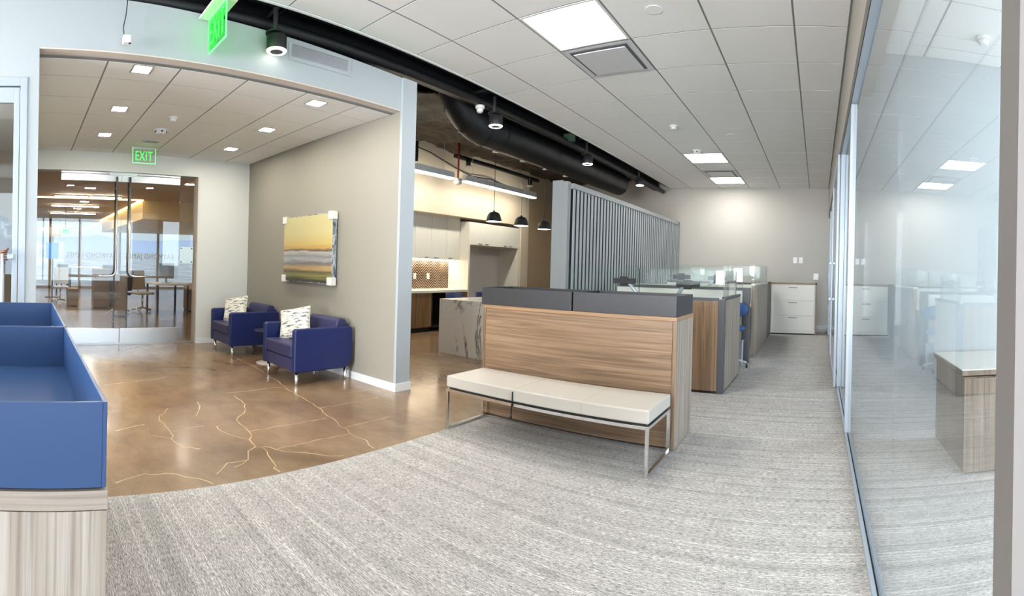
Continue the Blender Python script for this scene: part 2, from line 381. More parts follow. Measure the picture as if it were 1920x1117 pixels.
for c in cracks:
    pts = []
    for a, b in zip(c, c[1:]):
        n = max(1, int(math.dist(a, b) / .06))
        for i in range(n):
            s_ = i / n; j = .012 if i else 0
            pts.append((a[0] + (b[0] - a[0]) * s_ + random.uniform(-j, j), a[1] + (b[1] - a[1]) * s_ + random.uniform(-j, j)))
    pts.append(c[-1]); mb = MB(); vs = []
    for i, p in enumerate(pts):
        q0, q1 = pts[max(0, i - 1)], pts[min(len(pts) - 1, i + 1)]; d = math.dist(q0, q1) or 1
        w = random.uniform(.002, .0055); nx, ny = -(q1[1] - q0[1]) / d * w, (q1[0] - q0[0]) / d * w
        vs += [(p[0] + nx, p[1] + ny, .0006), (p[0] - nx, p[1] - ny, .0006)]
    mb.add(vs, [(2 * i, 2 * i + 1, 2 * i + 3, 2 * i + 2) for i in range(len(pts) - 1)])
    obj('filled_crack', mb, M_crack, fl)

# white suspended ceiling: backing with grid, every tile a piece
ceil = struct('ceiling', B(-3.86, .234, YB, FW, ZC + .002, ZC + .06), M_grid, 'white suspended tile ceiling over the carpeted office')
struct('trim_1', B(-3.885, -3.86, YB, FW, ZC - .012, ZC + .09), M_tile, 'thin white edge trim of the suspended ceiling')
XL = [-3.86, -3.36, -2.58, -1.80, -1.02, -.26, .225]
YL = [4.46 + .772 * k for k in range(-17, 11)]; YL = [y for y in YL if y > YB + .2] + [FW]
skip = {}
def row_of(y): return min(range(len(YL)), key=lambda i: abs(YL[i] - y))
lights_rows = [row_of(3.688), row_of(9.092), row_of(11.408)]; diff_rows = [row_of(4.46), row_of(10.636)]
lights_rows_back = [row_of(-1.7), row_of(-5.6)]  # two unseen panels added so their light bounces up to the ceiling
meshes = {}
for j in range(len(YL) - 1):
    for i in range(len(XL) - 1):
        if i == 2 and j in lights_rows + diff_rows + lights_rows_back: continue
        sx, sy = XL[i + 1] - XL[i] - .018, YL[j + 1] - YL[j] - .014
        key = (round(sx, 3), round(sy, 3))
        if key not in meshes: meshes[key] = B(-sx / 2, sx / 2, -sy / 2, sy / 2, 0, .018).mesh('ceiling_tile')
        o = obj('ceiling_tile', meshes[key], M_tile, ceil, off=(0, 0, 0)); o.location = ((XL[i] + XL[i + 1]) / 2, (YL[j] + YL[j + 1]) / 2, ZC)
# lay-in light panels
for j, lab in zip(lights_rows + lights_rows_back, ('large bright square ceiling light panel nearest the viewer, beside the air diffuser', 'square ceiling light panel in mid room next to the smoke detector', 'small-looking square ceiling light panel nearest the far grey wall', 'square ceiling light panel just behind the viewer', 'square ceiling light panel far behind the viewer')):
    x0, x1, y0, y1 = XL[2] + .01, XL[3] - .01, YL[j] + .006, YL[j + 1] - .006
    t_ = thing('ceiling_light_panel', lab, 'ceiling light', ((x0 + x1) / 2, (y0 + y1) / 2, ZC), 'lay-in ceiling light panels')
    fr = MB().box(x0, x1, y0, y0 + .025, ZC - .004, ZC + .011).box(x0, x1, y1 - .025, y1, ZC - .004, ZC + .011).box(x0, x0 + .025, y0 + .025, y1 - .025, ZC - .004, ZC + .011).box(x1 - .025, x1, y0 + .025, y1 - .025, ZC - .004, ZC + .011)
    obj('frame', fr, M_whitep, t_); obj('lens', B(x0 + .025, x1 - .025, y0 + .025, y1 - .025, ZC - .003, ZC + .001), M_panel, t_)
for j, lab in zip(diff_rows, ('white square air diffuser with drop plate beside the large light panel', 'white square air diffuser between the two far light panels')):
    x0, x1, y0, y1 = XL[2] + .01, XL[3] - .01, YL[j] + .006, YL[j + 1] - .006
    cx_, cy_ = (x0 + x1) / 2, (y0 + y1) / 2
    t_ = thing('air_diffuser', lab, 'air vent', (cx_, cy_, ZC), 'square ceiling air diffusers')
    mb = MB(); h = [((x1 - x0) / 2, -.004), ((x1 - x0) / 2 - .04, -.006), ((x1 - x0) / 2 - .10, .0)]
    vs = []
    for (r, z) in h:
        k = (y1 - y0) / (x1 - x0)
        vs += [(cx_ - r, cy_ - r * k, ZC + z), (cx_ + r, cy_ - r * k, ZC + z), (cx_ + r, cy_ + r * k, ZC + z), (cx_ - r, cy_ + r * k, ZC + z)]
    mb.add(vs, [(a * 4 + i, a * 4 + (i + 1) % 4, a * 4 + 4 + (i + 1) % 4, a * 4 + 4 + i) for a in range(2) for i in range(4)] + [(8, 9, 10, 11)])
    obj('flared_rim', mb, M_diff, t_)
    obj('throat', B(cx_ - .315, cx_ + .315, cy_ - .315, cy_ + .315, ZC - .008, ZC - .0065), mat('shadow_grey_throat', lin(92, 93, 98), .6), t_)  # flat dark sheet painted in place of the shade inside the recess
    obj('drop_plate', B(cx_ - .285, cx_ + .285, cy_ - .285, cy_ + .285, ZC - .022, ZC - .012), M_diff, t_, .012)
    for (ax, ay) in ((-.25, -.25), (.25, -.25), (.25, .25), (-.25, .25)): obj('hanger', MB().cyl((cx_ + ax, cy_ + ay, ZC - .012), .006, .04, 8), M_diff, t_)

# far wall, kitchen side walls, header over the glass line
struct('wall_far', B(-8.3, 4.4, FW, FW + .15, 0, 4.3), M_far, 'light grey painted far wall of the open office')
bb = struct('baseboard_far', B(-1.0, .3, FW - .015, FW, 0, .10), M_lightgrey, 'pale grey baseboard along the far wall')
# portal (white wall with the wide opening into the entrance foyer)
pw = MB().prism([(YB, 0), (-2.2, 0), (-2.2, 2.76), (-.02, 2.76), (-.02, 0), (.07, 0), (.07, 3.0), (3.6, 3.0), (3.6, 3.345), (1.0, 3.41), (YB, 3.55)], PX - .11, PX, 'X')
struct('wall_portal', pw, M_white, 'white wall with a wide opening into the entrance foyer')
struct('wall_grey', B(XB, PX - .005, GY, 3.79, 0, 3.34), M_grey, 'taupe grey foyer wall behind the blue armchairs')
struct('trim_2', B(PX - .005, PX + .03, GY - .002, 3.80, 0, 3.34), M_white, 'white end post of the grey foyer wall')
struct('baseboard_grey', MB().box(XB, PX + .03, GY - .016, GY, 0, .085).box(PX + .03, PX + .045, GY - .016, 3.81, 0, .085), M_base, 'white baseboard under the grey foyer wall')
# entrance wall
OY0, OY1, OZ = .07, 2.70, 2.69
struct('wall_entrance', MB().box(XB - .2, XB, OY1, GY + .01, 0, 3.2).box(XB - .2, XB, -.1, OY1, OZ, 3.2), M_foyer, 'warm white wall around the glass entrance doors')
struct('baseboard_entrance', B(XB, XB + .014, OY1 + .01, GY - .016, 0, .085), M_base, 'white baseboard right of the glass entrance')
struct('wall_side', B(XB - .2, PX - .11, -.06, .06, 0, 3.2), M_foyer, 'white partition between foyer and glass-fronted office')
# foyer ceiling
ZF = 2.98
fc = struct('ceiling_foyer', B(XB, PX - .11, .06, GY, ZF + .002, ZF + .06), M_grid, 'beige-lit tile ceiling of the entrance foyer')
struct('trim_3', MB().box(PX - .16, PX - .001, .072, GY - .002, ZF + .008, 2.9995), M_soff, 'narrow painted soffit strip at the front of the foyer ceiling')  # added lining, floor bounce light put into its beige colour
FX = [XB, -7.44, -6.86, -6.28, -5.70, -5.12, -4.54, PX - .16]; FY = [.06, .64, 1.27, 1.90, 2.53, 3.15, GY]
for j in range(len(FY) - 1):
    for i in range(len(FX) - 1):
        sx, sy = FX[i + 1] - FX[i] - .010, FY[j + 1] - FY[j] - .016
        key = (round(sx, 3), round(sy, 3))
        if key not in meshes: meshes[key] = B(-sx / 2, sx / 2, -sy / 2, sy / 2, 0, .018).mesh('ceiling_tile')
        o = obj('ceiling_tile', meshes[key], M_tile, fc, off=(0, 0, 0)); o.location = ((FX[i] + FX[i + 1]) / 2, (FY[j] + FY[j + 1]) / 2, ZF)

# black open plenum over the kitchen and the slot beside the white ceiling
struct('ceiling_plenum', MB().box(-8.0, -3.87, YB, FW, 4.15, 4.3).box(-3.885, -3.87, YB, FW, ZC + .09, 4.15).box(-4.75, -4.72, YB, 3.79, 3.3, 4.15), M_deck, 'black painted open ceiling deck above the kitchen')
struct('wall_kitchen', MB().box(-7.95, -7.775, 3.79, FW, 0, 4.2), M_cream, 'cream kitchen wall behind the cupboards')
struct('wall_kitchen_bulkhead', MB().box(-7.77, -7.17, 3.79, 10.95, 2.44, 4.15), M_cream, 'deep cream bulkhead over the kitchen cupboards')
struct('wall_pier', MB().box(-7.77, -7.13, 10.62, 10.95, 0, 4.15), M_cream, 'cream pier at the end of the kitchen cupboards')
struct('wall_tan', B(-7.77, -7.17, 10.95, FW, 0, 4.15), M_tan, 'tan wall beyond the kitchen pier')

# glass front of the offices on the right
wr = struct('wall_right', MB().box(.235, .42, YB, FW, 2.87, ZC + .06), M_head, 'glazed office front with greige header along the corridor')
obj('head_track', B(.255, .315, .75, FW, 2.825, 2.87), M_alu, wr, off=(0, 0, 0)); obj('track_gap', B(.252, .256, .75, FW, 2.838, 2.852), M_blackp, wr, off=(0, 0, 0))
obj('floor_track', B(.255, .275, .75, FW, 0, .035), M_alu, wr, off=(0, 0, 0)); obj('floor_track', B(.295, .315, .75, FW, 0, .035), M_alu, wr, off=(0, 0, 0))
obj('track_gap', B(.275, .295, .75, FW, 0, .022), M_blackp, wr, off=(0, 0, 0))
for a, b in ((.755, 1.79), (1.794, 3.05), (3.054, 4.27), (4.36, 6.05), (8.22, 9.9), (9.98, 11.4), (11.48, FW - .02)):
    obj('pane', B(.280, .290, a, b, .03, 2.83), M_glass, wr, off=(0, 0, 0))
for y in (4.27, 6.05, 8.12, 9.9, 11.4): obj('mullion', MB().box(.255, .315, y, y + .035, 0, 2.83).box(.275, .30, y + .035, y + .05, 0, 2.83).box(.255, .315, y + .05, y + .085, 0, 2.83), M_alu, wr, off=(0, 0, 0))
struct('trim_4', B(.28, .45, .673, .75, 0, 2.87), M_jamb, 'greige jamb post at the near end of the glass front')
# sliding door further down the corridor
dr = thing('door_3', 'aluminium framed sliding glass door with long pull handle', 'door', (.23, 6.1, 0), kind='structure')
obj('stile', B(.215, .245, 6.12, 6.22, .01, 2.84), M_alu, dr, .002); obj('stile', B(.215, .245, 8.0, 8.10, .01, 2.84), M_alu, dr, .002)
obj('rail', B(.215, .245, 6.22, 8.0, .01, .11), M_alu, dr); obj('rail', B(.215, .245, 6.22, 8.0, 2.76, 2.84), M_alu, dr)
obj('pane', B(.225, .235, 6.22, 8.0, .11, 2.76), M_glass, dr)
obj('pull_handle', MB().tube([(.175, 7.93, .9), (.175, 7.93, 1.65)], .014).box(.175, .216, 7.915, 7.945, .98, 1.01).box(.175, .216, 7.915, 7.945, 1.54, 1.57), M_alu, dr)
# office rooms behind the glass
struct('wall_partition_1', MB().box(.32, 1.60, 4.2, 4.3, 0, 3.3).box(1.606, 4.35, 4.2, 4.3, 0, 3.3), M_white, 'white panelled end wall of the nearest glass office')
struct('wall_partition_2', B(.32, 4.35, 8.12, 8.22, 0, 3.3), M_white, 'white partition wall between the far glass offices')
struct('baseboard_office', B(.32, 4.3, 4.186, 4.2, 0, .07), M_lightgrey, 'grey baseboard inside the nearest glass office')
oc = struct('ceiling_office', B(.42, 4.35, YB, FW, 3.252, 3.32), M_grid, 'white tile ceiling of the glass offices')
OX = [.42, .86, 1.56, 2.26, 2.96, 3.66, 4.35]; OYs = [YB, -7.2, -6.5, -5.8, -5.1, -4.4, -3.7, -3.0, -2.3, -1.6, -.9, -.2, .5, 1.2, 1.9, 2.6, 3.3, 4.0, 4.2, 4.9, 5.6, 6.3, 7.0, 7.7, 8.4, 9.1, 9.8, 10.5, 11.2, 11.9, FW]
for j in range(len(OYs) - 1):
    for i in range(len(OX) - 1):
        sx, sy = OX[i + 1] - OX[i] - .016, OYs[j + 1] - OYs[j] - .009; key = (round(sx, 3), round(sy, 3))
        if key not in meshes: meshes[key] = B(-sx / 2, sx / 2, -sy / 2, sy / 2, 0, .012).mesh('ceiling_tile')
        o = obj('ceiling_tile', meshes[key], M_tile, oc, off=(0, 0, 0)); o.location = ((OX[i] + OX[i + 1]) / 2, (OYs[j] + OYs[j + 1]) / 2, 3.25)
wm = MB()
for k in range(15): wm.box(4.27, 4.35, YB + 1.43 * k, YB + .06 + 1.43 * k, 0, 3.25)
wm.box(4.28, 4.34, YB, FW, 0, .45).box(4.28, 4.34, YB, FW, 2.9, 3.25)
struct('window_1', wm, M_alu, 'exterior window band of the glass offices')
# rear window wall behind the viewer
wm = MB()
for x in (-3.99, -2.85, -1.7, -.55, .6, 1.75, 2.9): wm.box(x, x + .06, YB - .02, YB + .06, 0, ZC)
wm.box(-3.99, 4.35, YB - .01, YB + .05, 0, .25).box(-3.99, 4.35, YB - .01, YB + .05, 2.95, ZC)
struct('window_2', wm, M_alu, 'rear window wall behind the viewer')

# left glass-fronted office
lw = struct('wall_left', MB().box(-7.7, -7.6, -8.0, -.06, 0, 3.2), M_tan, 'tan back wall of the left glass-fronted office')
struct('wall_left_end', B(-7.6, PX, YB - .1, YB, 0, 3.2), M_tan, 'tan end wall of the left glass-fronted office')
struct('ceiling_left', B(-7.6, PX - .11, YB, -.06, 2.95, 3.02), M_tile, 'white ceiling of the left glass-fronted office')
d4 = thing('door_4', 'aluminium framed glass door of the left office with white pull handle', 'door', (PX, -.5, 0), kind='structure')
obj('frame', MB().box(PX - .09, PX + .01, -.075, -.02, 0, 2.76).box(PX - .09, PX + .01, -2.2, -.075, 2.69, 2.76), M_alu, d4, .002)
obj('leaf_frame', MB().box(PX - .03, PX + .006, -.125, -.08, 0, 2.68).box(PX - .03, PX + .006, -2.1, -.125, 2.56, 2.68).box(PX - .03, PX + .006, -2.1, -.125, 0, .1), M_alu, d4, .002)
obj('pane', B(PX - .016, PX - .006, -2.1, -.125, .1, 2.56), M_glass, d4)
obj('pull_handle', MB().tube([(PX + .06, -.195, .55), (PX + .06, -.195, 1.37)], .016).box(PX, PX + .06, -.20, -.11, 1.335, 1.37).box(PX, PX + .06, -.21, -.18, .58, .61), M_alu, d4)
t_ = thing('ceiling_light_panel', 'glowing ceiling light panel inside the left glass office', 'ceiling light', (-5.6, -.9, 2.95))
obj('frame', MB().box(-5.95, -5.25, -1.25, -1.22, 2.935, 2.95).box(-5.95, -5.25, -.38, -.35, 2.935, 2.95).box(-5.95, -5.92, -1.22, -.38, 2.935, 2.95).box(-5.28, -5.25, -1.22, -.38, 2.935, 2.95), M_whitep, t_)
obj('lens', B(-5.92, -5.28, -1.22, -.38, 2.94, 2.95), mat('left_office_lens', g(.9), .5, emit=(1, .97, .91, 1), estr=4), t_)

# ================================================================== ENTRANCE DOORS
en = thing('window_3', 'glass side panels and steel header of the entrance', 'window', (XB, 1.4, 0), kind='structure')
obj('side_pane', B(XB - .11, XB - .10, OY0, .495, .03, OZ), M_glassdoor, en); obj('side_pane', B(XB - .11, XB - .10, 2.415, OY1, .03, OZ), M_glassdoor, en)
obj('header_rail', B(XB - .13, XB - .06, .5, 2.41, 2.66, 2.73), M_steel, en, .003)
obj('centre_lock_box', B(XB - .14, XB - .04, 1.24, 1.69, 2.64, 2.71), M_steel, en, .004)
obj('sill', B(XB - .12, XB - .09, OY0, OY1, 0, .03), M_steel, en)
obj('jamb_edge', B(XB - .2, XB - .0, OY1 - .012, OY1 + .002, 0, OZ), M_soff, en)
def entrance_door(name, y0, y1, inner, outer, lab):
    d = thing(name, lab, 'door', (XB, (y0 + y1) / 2, 0), kind='structure')
    obj('pane', B(XB - .106, XB - .094, y0, y1, .24, 2.55), M_glassdoor, d)
    obj('top_rail', B(XB - .122, XB - .078, y0, y1, 2.55, 2.655), M_steel, d, .003)
    obj('bottom_rail', B(XB - .122, XB - .078, y0, y1, .015, .25), M_steel, d, .003)
    s = 1 if outer > inner else -1; X = XB - .03
    pts = [(X, inner, 2.62), (X, inner, 1.16)] + [(X, inner + s * .09 * (1 - math.cos(a)), 1.16 - .09 * math.sin(a)) for a in (PI / 8, PI / 4, 3 * PI / 8, PI / 2)] + [(X, outer, 1.07)]
    obj('panic_handle', MB().tube(pts, .017, 12), M_steel, d)
    obj('pull_bar', MB().tube([(XB - .16, inner + s * .0, .22), (XB - .16, inner, 2.6)], .015, 10), mat('dark_steel', (.28, .27, .26, 1), .3, 1.0), d)
    for z in (2.45, 1.3, .35): obj('handle_standoff', MB().cyl((XB - .16, inner, z), .008, .13 if z > 1.2 else .06, 8, 'X'), M_steel, d)
    for k in range(5): obj('bolt', MB().cyl((X, inner + s * (.17 + .04 * k), 1.086), .008, .006, 8), M_blackp, d)
    me = text_mesh('RAYMOND JAMES', .115, .0015, 'lettering')
    me.transform(Matrix.Translation((XB - .113 - XB, (outer + inner) / 2 - (y0 + y1) / 2, 1.385)) @ Matrix.Rotation(-PI / 2, 4, 'Z') @ Matrix.Rotation(PI / 2, 4, 'X') @ Matrix.Scale(.80, 4, (1, 0, 0)))
    obj('lettering', me, M_frost, d)
    return d
entrance_door('door_1', .50, 1.452, 1.37, .64, 'left frameless glass entrance door leaf with bent steel handle')
entrance_door('door_2', 1.458, 2.41, 1.58, 2.30, 'right frameless glass entrance door leaf with bent steel handle')
np_ = thing('notice_holder', 'clear notice holder with four black screws on entrance glass', 'notice holder', (XB - .085, 2.53, 1.30))
obj('plate', B(XB - .092, XB - .086, 2.425, 2.655, 1.29, 1.56), mat('pale_blue_acrylic', lin(206, 226, 232), .25), np_)
for y in (2.45, 2.63):
    for z in (1.315, 1.535): obj('screw', MB().cyl((XB - .086, y, z), .011, .006, 10, 'X'), M_blackp, np_)

# foyer ceiling fittings
dl = thing('downlight', '', 'ceiling light', (-4.25, .95, ZF), 'square foyer downlights')
obj('trim_ring', MB().box(-4.34, -4.16, .86, .875, ZF - .005, ZF + .002).box(-4.34, -4.16, 1.025, 1.04, ZF - .005, ZF + .002).box(-4.34, -4.325, .875, 1.025, ZF - .005, ZF + .002).box(-4.175, -4.16, .875, 1.025, ZF - .005, ZF + .002), M_steel, dl)
obj('lens', B(-4.322, -4.178, .878, 1.022, ZF - .003, ZF - .001), M_down, dl)
dl['label'] = 'square foyer downlight nearest the portal, left row'
for (x, y, lab) in ((-5.43, .97, 'square foyer downlight in the middle of the left row'), (-6.60, .99, 'square foyer downlight of the left row closest to the doors'),
                    (-4.35, 2.76, 'square foyer downlight nearest the portal, right row by the grey wall'), (-5.56, 2.82, 'square foyer downlight in the middle of the right row'), (-6.78, 2.86, 'square foyer downlight of the right row closest to the doors')):
    dup(dl, (x, y, ZF), lab)
def disc(name, x, y, z, r, h, lab, cat, m=M_whitep, group=None):
    t_ = thing(name, lab, cat, (x, y, z), group)
    obj('base_plate', MB().lathe([(r, 0), (r, -h * .35), (r * .96, -h * .4)], (x, y, z), 24), m, t_)
    if h > .012: obj('sensor_cap', MB().lathe([(r * .75, -h * .35), (r * .7, -h * .8), (r * .45, -h)], (x, y, z), 24), m, t_)
    return t_
disc('motion_sensor', -5.56, 1.62, ZF, .05, .05, 'small white dome sensor on the foyer ceiling', 'sensor')
def smoke(x, y, z, lab):
    t_ = thing('smoke_detector', lab, 'smoke detector', (x, y, z))
    obj('base_plate', MB().lathe([(.085, 0), (.085, -.012), (.078, -.018)], (x, y, z), 28), M_whitep, t_)
    obj('housing', MB().lathe([(.074, -.016), (.07, -.045), (.03, -.058)], (x, y, z), 28), M_whitep, t_)
    for a in range(5):
        an = a * 2 * PI / 5; obj('vent_slot', MB().box(x + .068 * math.cos(an) - .012, x + .068 * math.cos(an) + .012, y + .068 * math.sin(an) - .012, y + .068 * math.sin(an) + .012, z - .042, z - .024), M_blackp, t_)
    return t_
smoke(-6.15, 1.63, ZF, 'white smoke detector with black slots on the foyer ceiling')
disc('sprinkler_cover', -6.10, 2.14, ZF, .055, .010, 'flat round sprinkler cover on the foyer ceiling', 'sprinkler')
t_ = thing('ceiling_grille', 'small rectangular grey plate on the foyer ceiling by the exit sign', 'air vent', (-6.78, 1.66, ZF))
obj('plate', B(-6.84, -6.72, 1.54, 1.78, ZF - .012, ZF), M_lightgrey, t_, .003)
for k in range(3): obj('slot', B(-6.82 + .035 * k, -6.805 + .035 * k, 1.57, 1.75, ZF - .014, ZF - .011), M_grid, t_)

# exit sign at the doors
ex = thing('exit_sign', 'clear exit sign with green letters hanging above the glass doors', 'exit sign', (-7.2, 1.66, ZF))
obj('ceiling_plate', B(-7.26, -7.14, 1.46, 1.88, ZF - .02, ZF), M_steel, ex, .006)
obj('panel', B(-7.205, -7.195, 1.50, 1.835, 2.755, ZF - .02), M_acryl, ex)
obj('panel_edge', MB().box(-7.206, -7.194, 1.495, 1.50, 2.75, ZF - .02).box(-7.206, -7.194, 1.835, 1.84, 2.75, ZF - .02).box(-7.206, -7.194, 1.495, 1.84, 2.746, 2.752), M_greenedge, ex)
me = text_mesh('EXIT', .19, .002, 'letters'); me.transform(Matrix.Translation((.012, 0, -.135)) @ Matrix.Rotation(PI / 2, 4, 'Z') @ Matrix.Rotation(PI / 2, 4, 'X') @ Matrix.Scale(.62, 4, (1, 0, 0)))
obj('letters', me, M_green, ex)
# lit exit sign in the slot
SY = 1.45
ex = thing('exit_sign', 'bright green edge-lit exit sign hanging from black strut', 'exit sign', (-3.77, SY, 3.34))
obj('canopy_plate', B(-3.975, -3.57, SY - .09, SY + .09, 3.345, 3.36), mat('pale_enamel', lin(214, 222, 206), .4), ex, .006)
obj('panel', B(-3.955, -3.59, SY - .005, SY + .005, 3.07, 3.345), M_greenglass, ex)
obj('panel_edge', MB().box(-3.96, -3.954, SY - .006, SY + .006, 3.065, 3.345).box(-3.592, -3.586, SY - .006, SY + .006, 3.065, 3.345).box(-3.96, -3.586, SY - .006, SY + .006, 3.062, 3.07).box(-3.96, -3.586, SY - .006, SY + .006, 3.338, 3.345), M_greenedge, ex)
me = text_mesh('EXIT', .30, .002, 'letters'); me.transform(Matrix.Translation((0, -.009, -.137)) @ Matrix.Rotation(PI / 2, 4, 'X') @ Matrix.Scale(.50, 4, (1, 0, 0)))
obj('letters', me, M_greenbright, ex)
# hanging sensor box on a cable
t_ = thing('hanging_sensor', 'small white box hanging on a thin black cable before the portal', 'sensor', (-3.9, .74, 3.04))
obj('housing', B(-3.93, -3.87, .715, .775, 3.03, 3.09), M_whitep, t_, .006); obj('lens', MB().cyl((-3.88, .765, 3.024), .009, .01, 10), M_blackp, t_)
obj('cable', MB().tube([(-3.9, .725, 3.09), (-3.9, .715, 3.15), (-3.9, .735, 3.25), (-3.9, .745, 3.35), (-3.9, .745, 3.75)], .004, 6), M_coil, t_)
# grille on portal wall
t_ = thing('wall_grille', 'white louvred return air grille on the portal wall', 'air vent', (PX, 2.57, 3.21))
obj('frame', MB().box(PX, PX + .008, 2.22, 2.92, 3.18, 3.215).box(PX, PX + .008, 2.22, 2.92, 3.325, 3.339).box(PX, PX + .008, 2.22, 2.255, 3.215, 3.325).box(PX, PX + .008, 2.885, 2.92, 3.215, 3.325), M_white, t_)
obj('dark_recess', B(PX, PX + .002, 2.255, 2.885, 3.215, 3.325), M_blackp, t_)
mb = MB()
for k in range(12): mb.box(PX + .002, PX + .007, 2.255, 2.885, 3.217 + .009 * k, 3.2215 + .009 * k)
obj('louvre', mb, M_lightgrey, t_, kind='stuff')

# ================================================================== BLACK SLOT: pipes, struts, track lights, duct
single('ceiling_pipe', MB().tube([(-4.06, -7.8, 3.47), (-4.06, 12.6, 3.47)], .055, 14), M_black, 'black pipe running low along the top of the portal wall', 'pipe', (-4.06, 4, 3.47))
single('ceiling_pipe', MB().tube([(-3.99, -7.8, 3.66), (-3.99, 12.6, 3.66)], .05, 14), M_black, 'black pipe running just behind the white ceiling edge', 'pipe', (-3.99, 4, 3.66))
single('ceiling_beam', MB().box(-4.24, -4.18, -7.8, 12.6, 3.50, 3.75).box(-4.3, -4.12, -7.8, 12.6, 3.50, 3.52).box(-4.3, -4.12, -7.8, 12.6, 3.73, 3.75), M_black, 'black flanged steel beam in the ceiling slot', 'beam', (-4.2, 4, 3.6))
for y, lab in ((2.1, 'black strut channel above the nearest track light'), (1.56, 'black strut channel above the lit green exit sign'), (5.0, 'black strut channel above the second track light'), (7.55, 'black strut channel above the third track light')):
    xs = -4.6 if y < 3 else -4.17; single('strut_channel', MB().box(xs, -3.89, y - .03, y + .03, 3.60, 3.605).box(xs, -3.89, y - .03, y - .024, 3.56, 3.605).box(xs, -3.89, y + .024, y + .03, 3.56, 3.605), M_black, lab, 'strut', (-4.2, y, 3.6), group='black strut channels in the slot')
def tracklight(y, zb, lab):
    X = -3.875
    t_ = thing('track_light', lab, 'spotlight', (X, y, zb), 'black cylinder track lights')
    obj('housing', MB().lathe([(.084, .012), (.088, .02), (.088, .13), (.06, .135)], (X, y, zb), 28), M_blackp, t_)
    obj('stem', MB().cyl((X - .03, y, zb + .13), .022, .26, 12), M_blackp, t_)
    obj('top_plate', MB().lathe([(.085, .165), (.085, .18)], (X - .03, y, zb), 20), M_black, t_)
    obj('glowing_ring', MB().lathe([(.056, .012), (.058, .0), (.080, .0), (.088, .012)], (X, y, zb), 28, cap=False), M_ring, t_)
    obj('dark_reflector', MB().lathe([(.0575, .001), (.03, .02), (.005, .022)], (X, y, zb), 20), M_dark, t_)
for y, zb, lab in ((2.04, 3.165, 'nearest black track light with glowing ring, in front of the portal wall'), (5.12, 3.145, 'second black track light beside the duct elbow'), (7.76, 3.17, 'third black track light beside the round duct'), (10.35, 3.235, 'farthest black track light near the grey far wall')): tracklight(y, zb, lab)
t_ = thing('exit_sign', 'dim dark green exit sign deep in the black slot', 'exit sign', (-3.98, 7.3, 3.5))
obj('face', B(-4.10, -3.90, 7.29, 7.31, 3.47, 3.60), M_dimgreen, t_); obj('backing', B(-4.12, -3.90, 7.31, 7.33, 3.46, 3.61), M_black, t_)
# duct
def arc_pts():
    pts = [(-4.5, 10.65, 3.33), (-4.5, 9, 3.33), (-4.5, 7.5, 3.33), (-4.5, 6.0, 3.33), (-4.5, 5.65, 3.33)]
    for a in (15, 30, 45, 60, 75):
        r = math.radians(a); pts.append((-4.5 - .16 * (1 - math.cos(r)), 5.65 - .5 * math.sin(r), 3.33 + .55 * (1 - math.cos(r))))
    return pts + [(-4.68, 5.13, 4.14)]
dp = arc_pts(); dt = thing('air_duct', 'large round black air duct with elbow beside the ceiling slot', 'duct', (-4.5, 8, 3.1))
obj('duct_tube', MB().tube(dp, .235, 28, cap=False), M_black, dt)
for i in (1, 2, 3, 4, 6, 8):
    p, q = Vector(dp[i]), Vector(dp[i + 1]); d = (q - p).normalized() * .02
    obj('seam_ring', MB().tube([p - d, p + d], .245, 28, cap=False), M_black, dt)
obj('end_cap', MB().tube([(-4.5, 10.65, 3.33), (-4.5, 10.66, 3.33)], .23, 28), M_black, dt)
for y in (6.4, 8.4, 10.2): obj('hanger_rod', MB().tube([(-4.5, y, 3.56), (-4.5, y, 4.15)], .008, 6), M_black, dt)
disc('motion_sensor', -4.06, 5.02, 3.42, .06, .09, 'white dome sensor beside the second track light', 'sensor')
# insulation sag
mb = MB(); nx, ny = 40, 90; vs = []; import mathutils
for j in range(ny + 1):
    for i in range(nx + 1):
        x = -7.16 + (2.12) * i / nx; y = 3.8 + 9.0 * j / ny
        z = 3.86 + .10 * mathutils.noise.fractal((x * .9, y * 1.5, 0), 1, 2, 5) - .07 * abs(math.sin(y * 1.9 + .6 * math.sin(x)))
        vs.append((x, y, z))
mb.add(vs, [(j * (nx + 1) + i, j * (nx + 1) + i + 1, (j + 1) * (nx + 1) + i + 1, (j + 1) * (nx + 1) + i) for j in range(ny) for i in range(nx)], True)
o = single('insulation_blanket', mb, M_insul, 'crumpled brown-black insulation under the kitchen ceiling deck', 'insulation', (-5.6, 8, 3.85))
so = o.modifiers.new('solid', 'SOLIDIFY'); so.thickness = .03; so.offset = 1

# kitchen ceiling items
def linear(y0, y1, lab):
    X = -6.6; t_ = thing('linear_light', lab, 'ceiling light', (X, (y0 + y1) / 2, 3.05), 'suspended linear kitchen lights')
    obj('housing', MB().box(X - .05, X + .05, y0, y1, 3.085, 3.20), M_whitep, t_, .004); obj('lens', B(X - .045, X + .045, y0 + .01, y1 - .01, 3.06, 3.085), M_linear, t_)
    for y in (y0 + .25, y1 - .25): obj('hanger_wire', MB().tube([(X, y, 3.2), (X, y, 3.74)], .004, 6), M_lightgrey, t_)
linear(4.9, 7.36, 'left white suspended linear light partly behind the portal post'); linear(7.72, 10.38, 'right white suspended linear light above the pendants')
t_ = thing('smoke_detector', 'white smoke detector hanging on a red conduit between linear lights', 'smoke detector', (-6.6, 7.53, 3.0))
obj('conduit', MB().tube([(-6.6, 7.53, 3.1), (-6.6, 7.53, 4.15)], .02, 8), M_red, t_); obj('junction_box', MB().cyl((-6.6, 7.53, 3.04), .075, .06, 16), M_lightgrey, t_); obj('housing', MB().lathe([(.085, 3.04), (.085, 3.02), (.05, 2.985)], (-6.6, 7.53, 0), 20), M_whitep, t_)
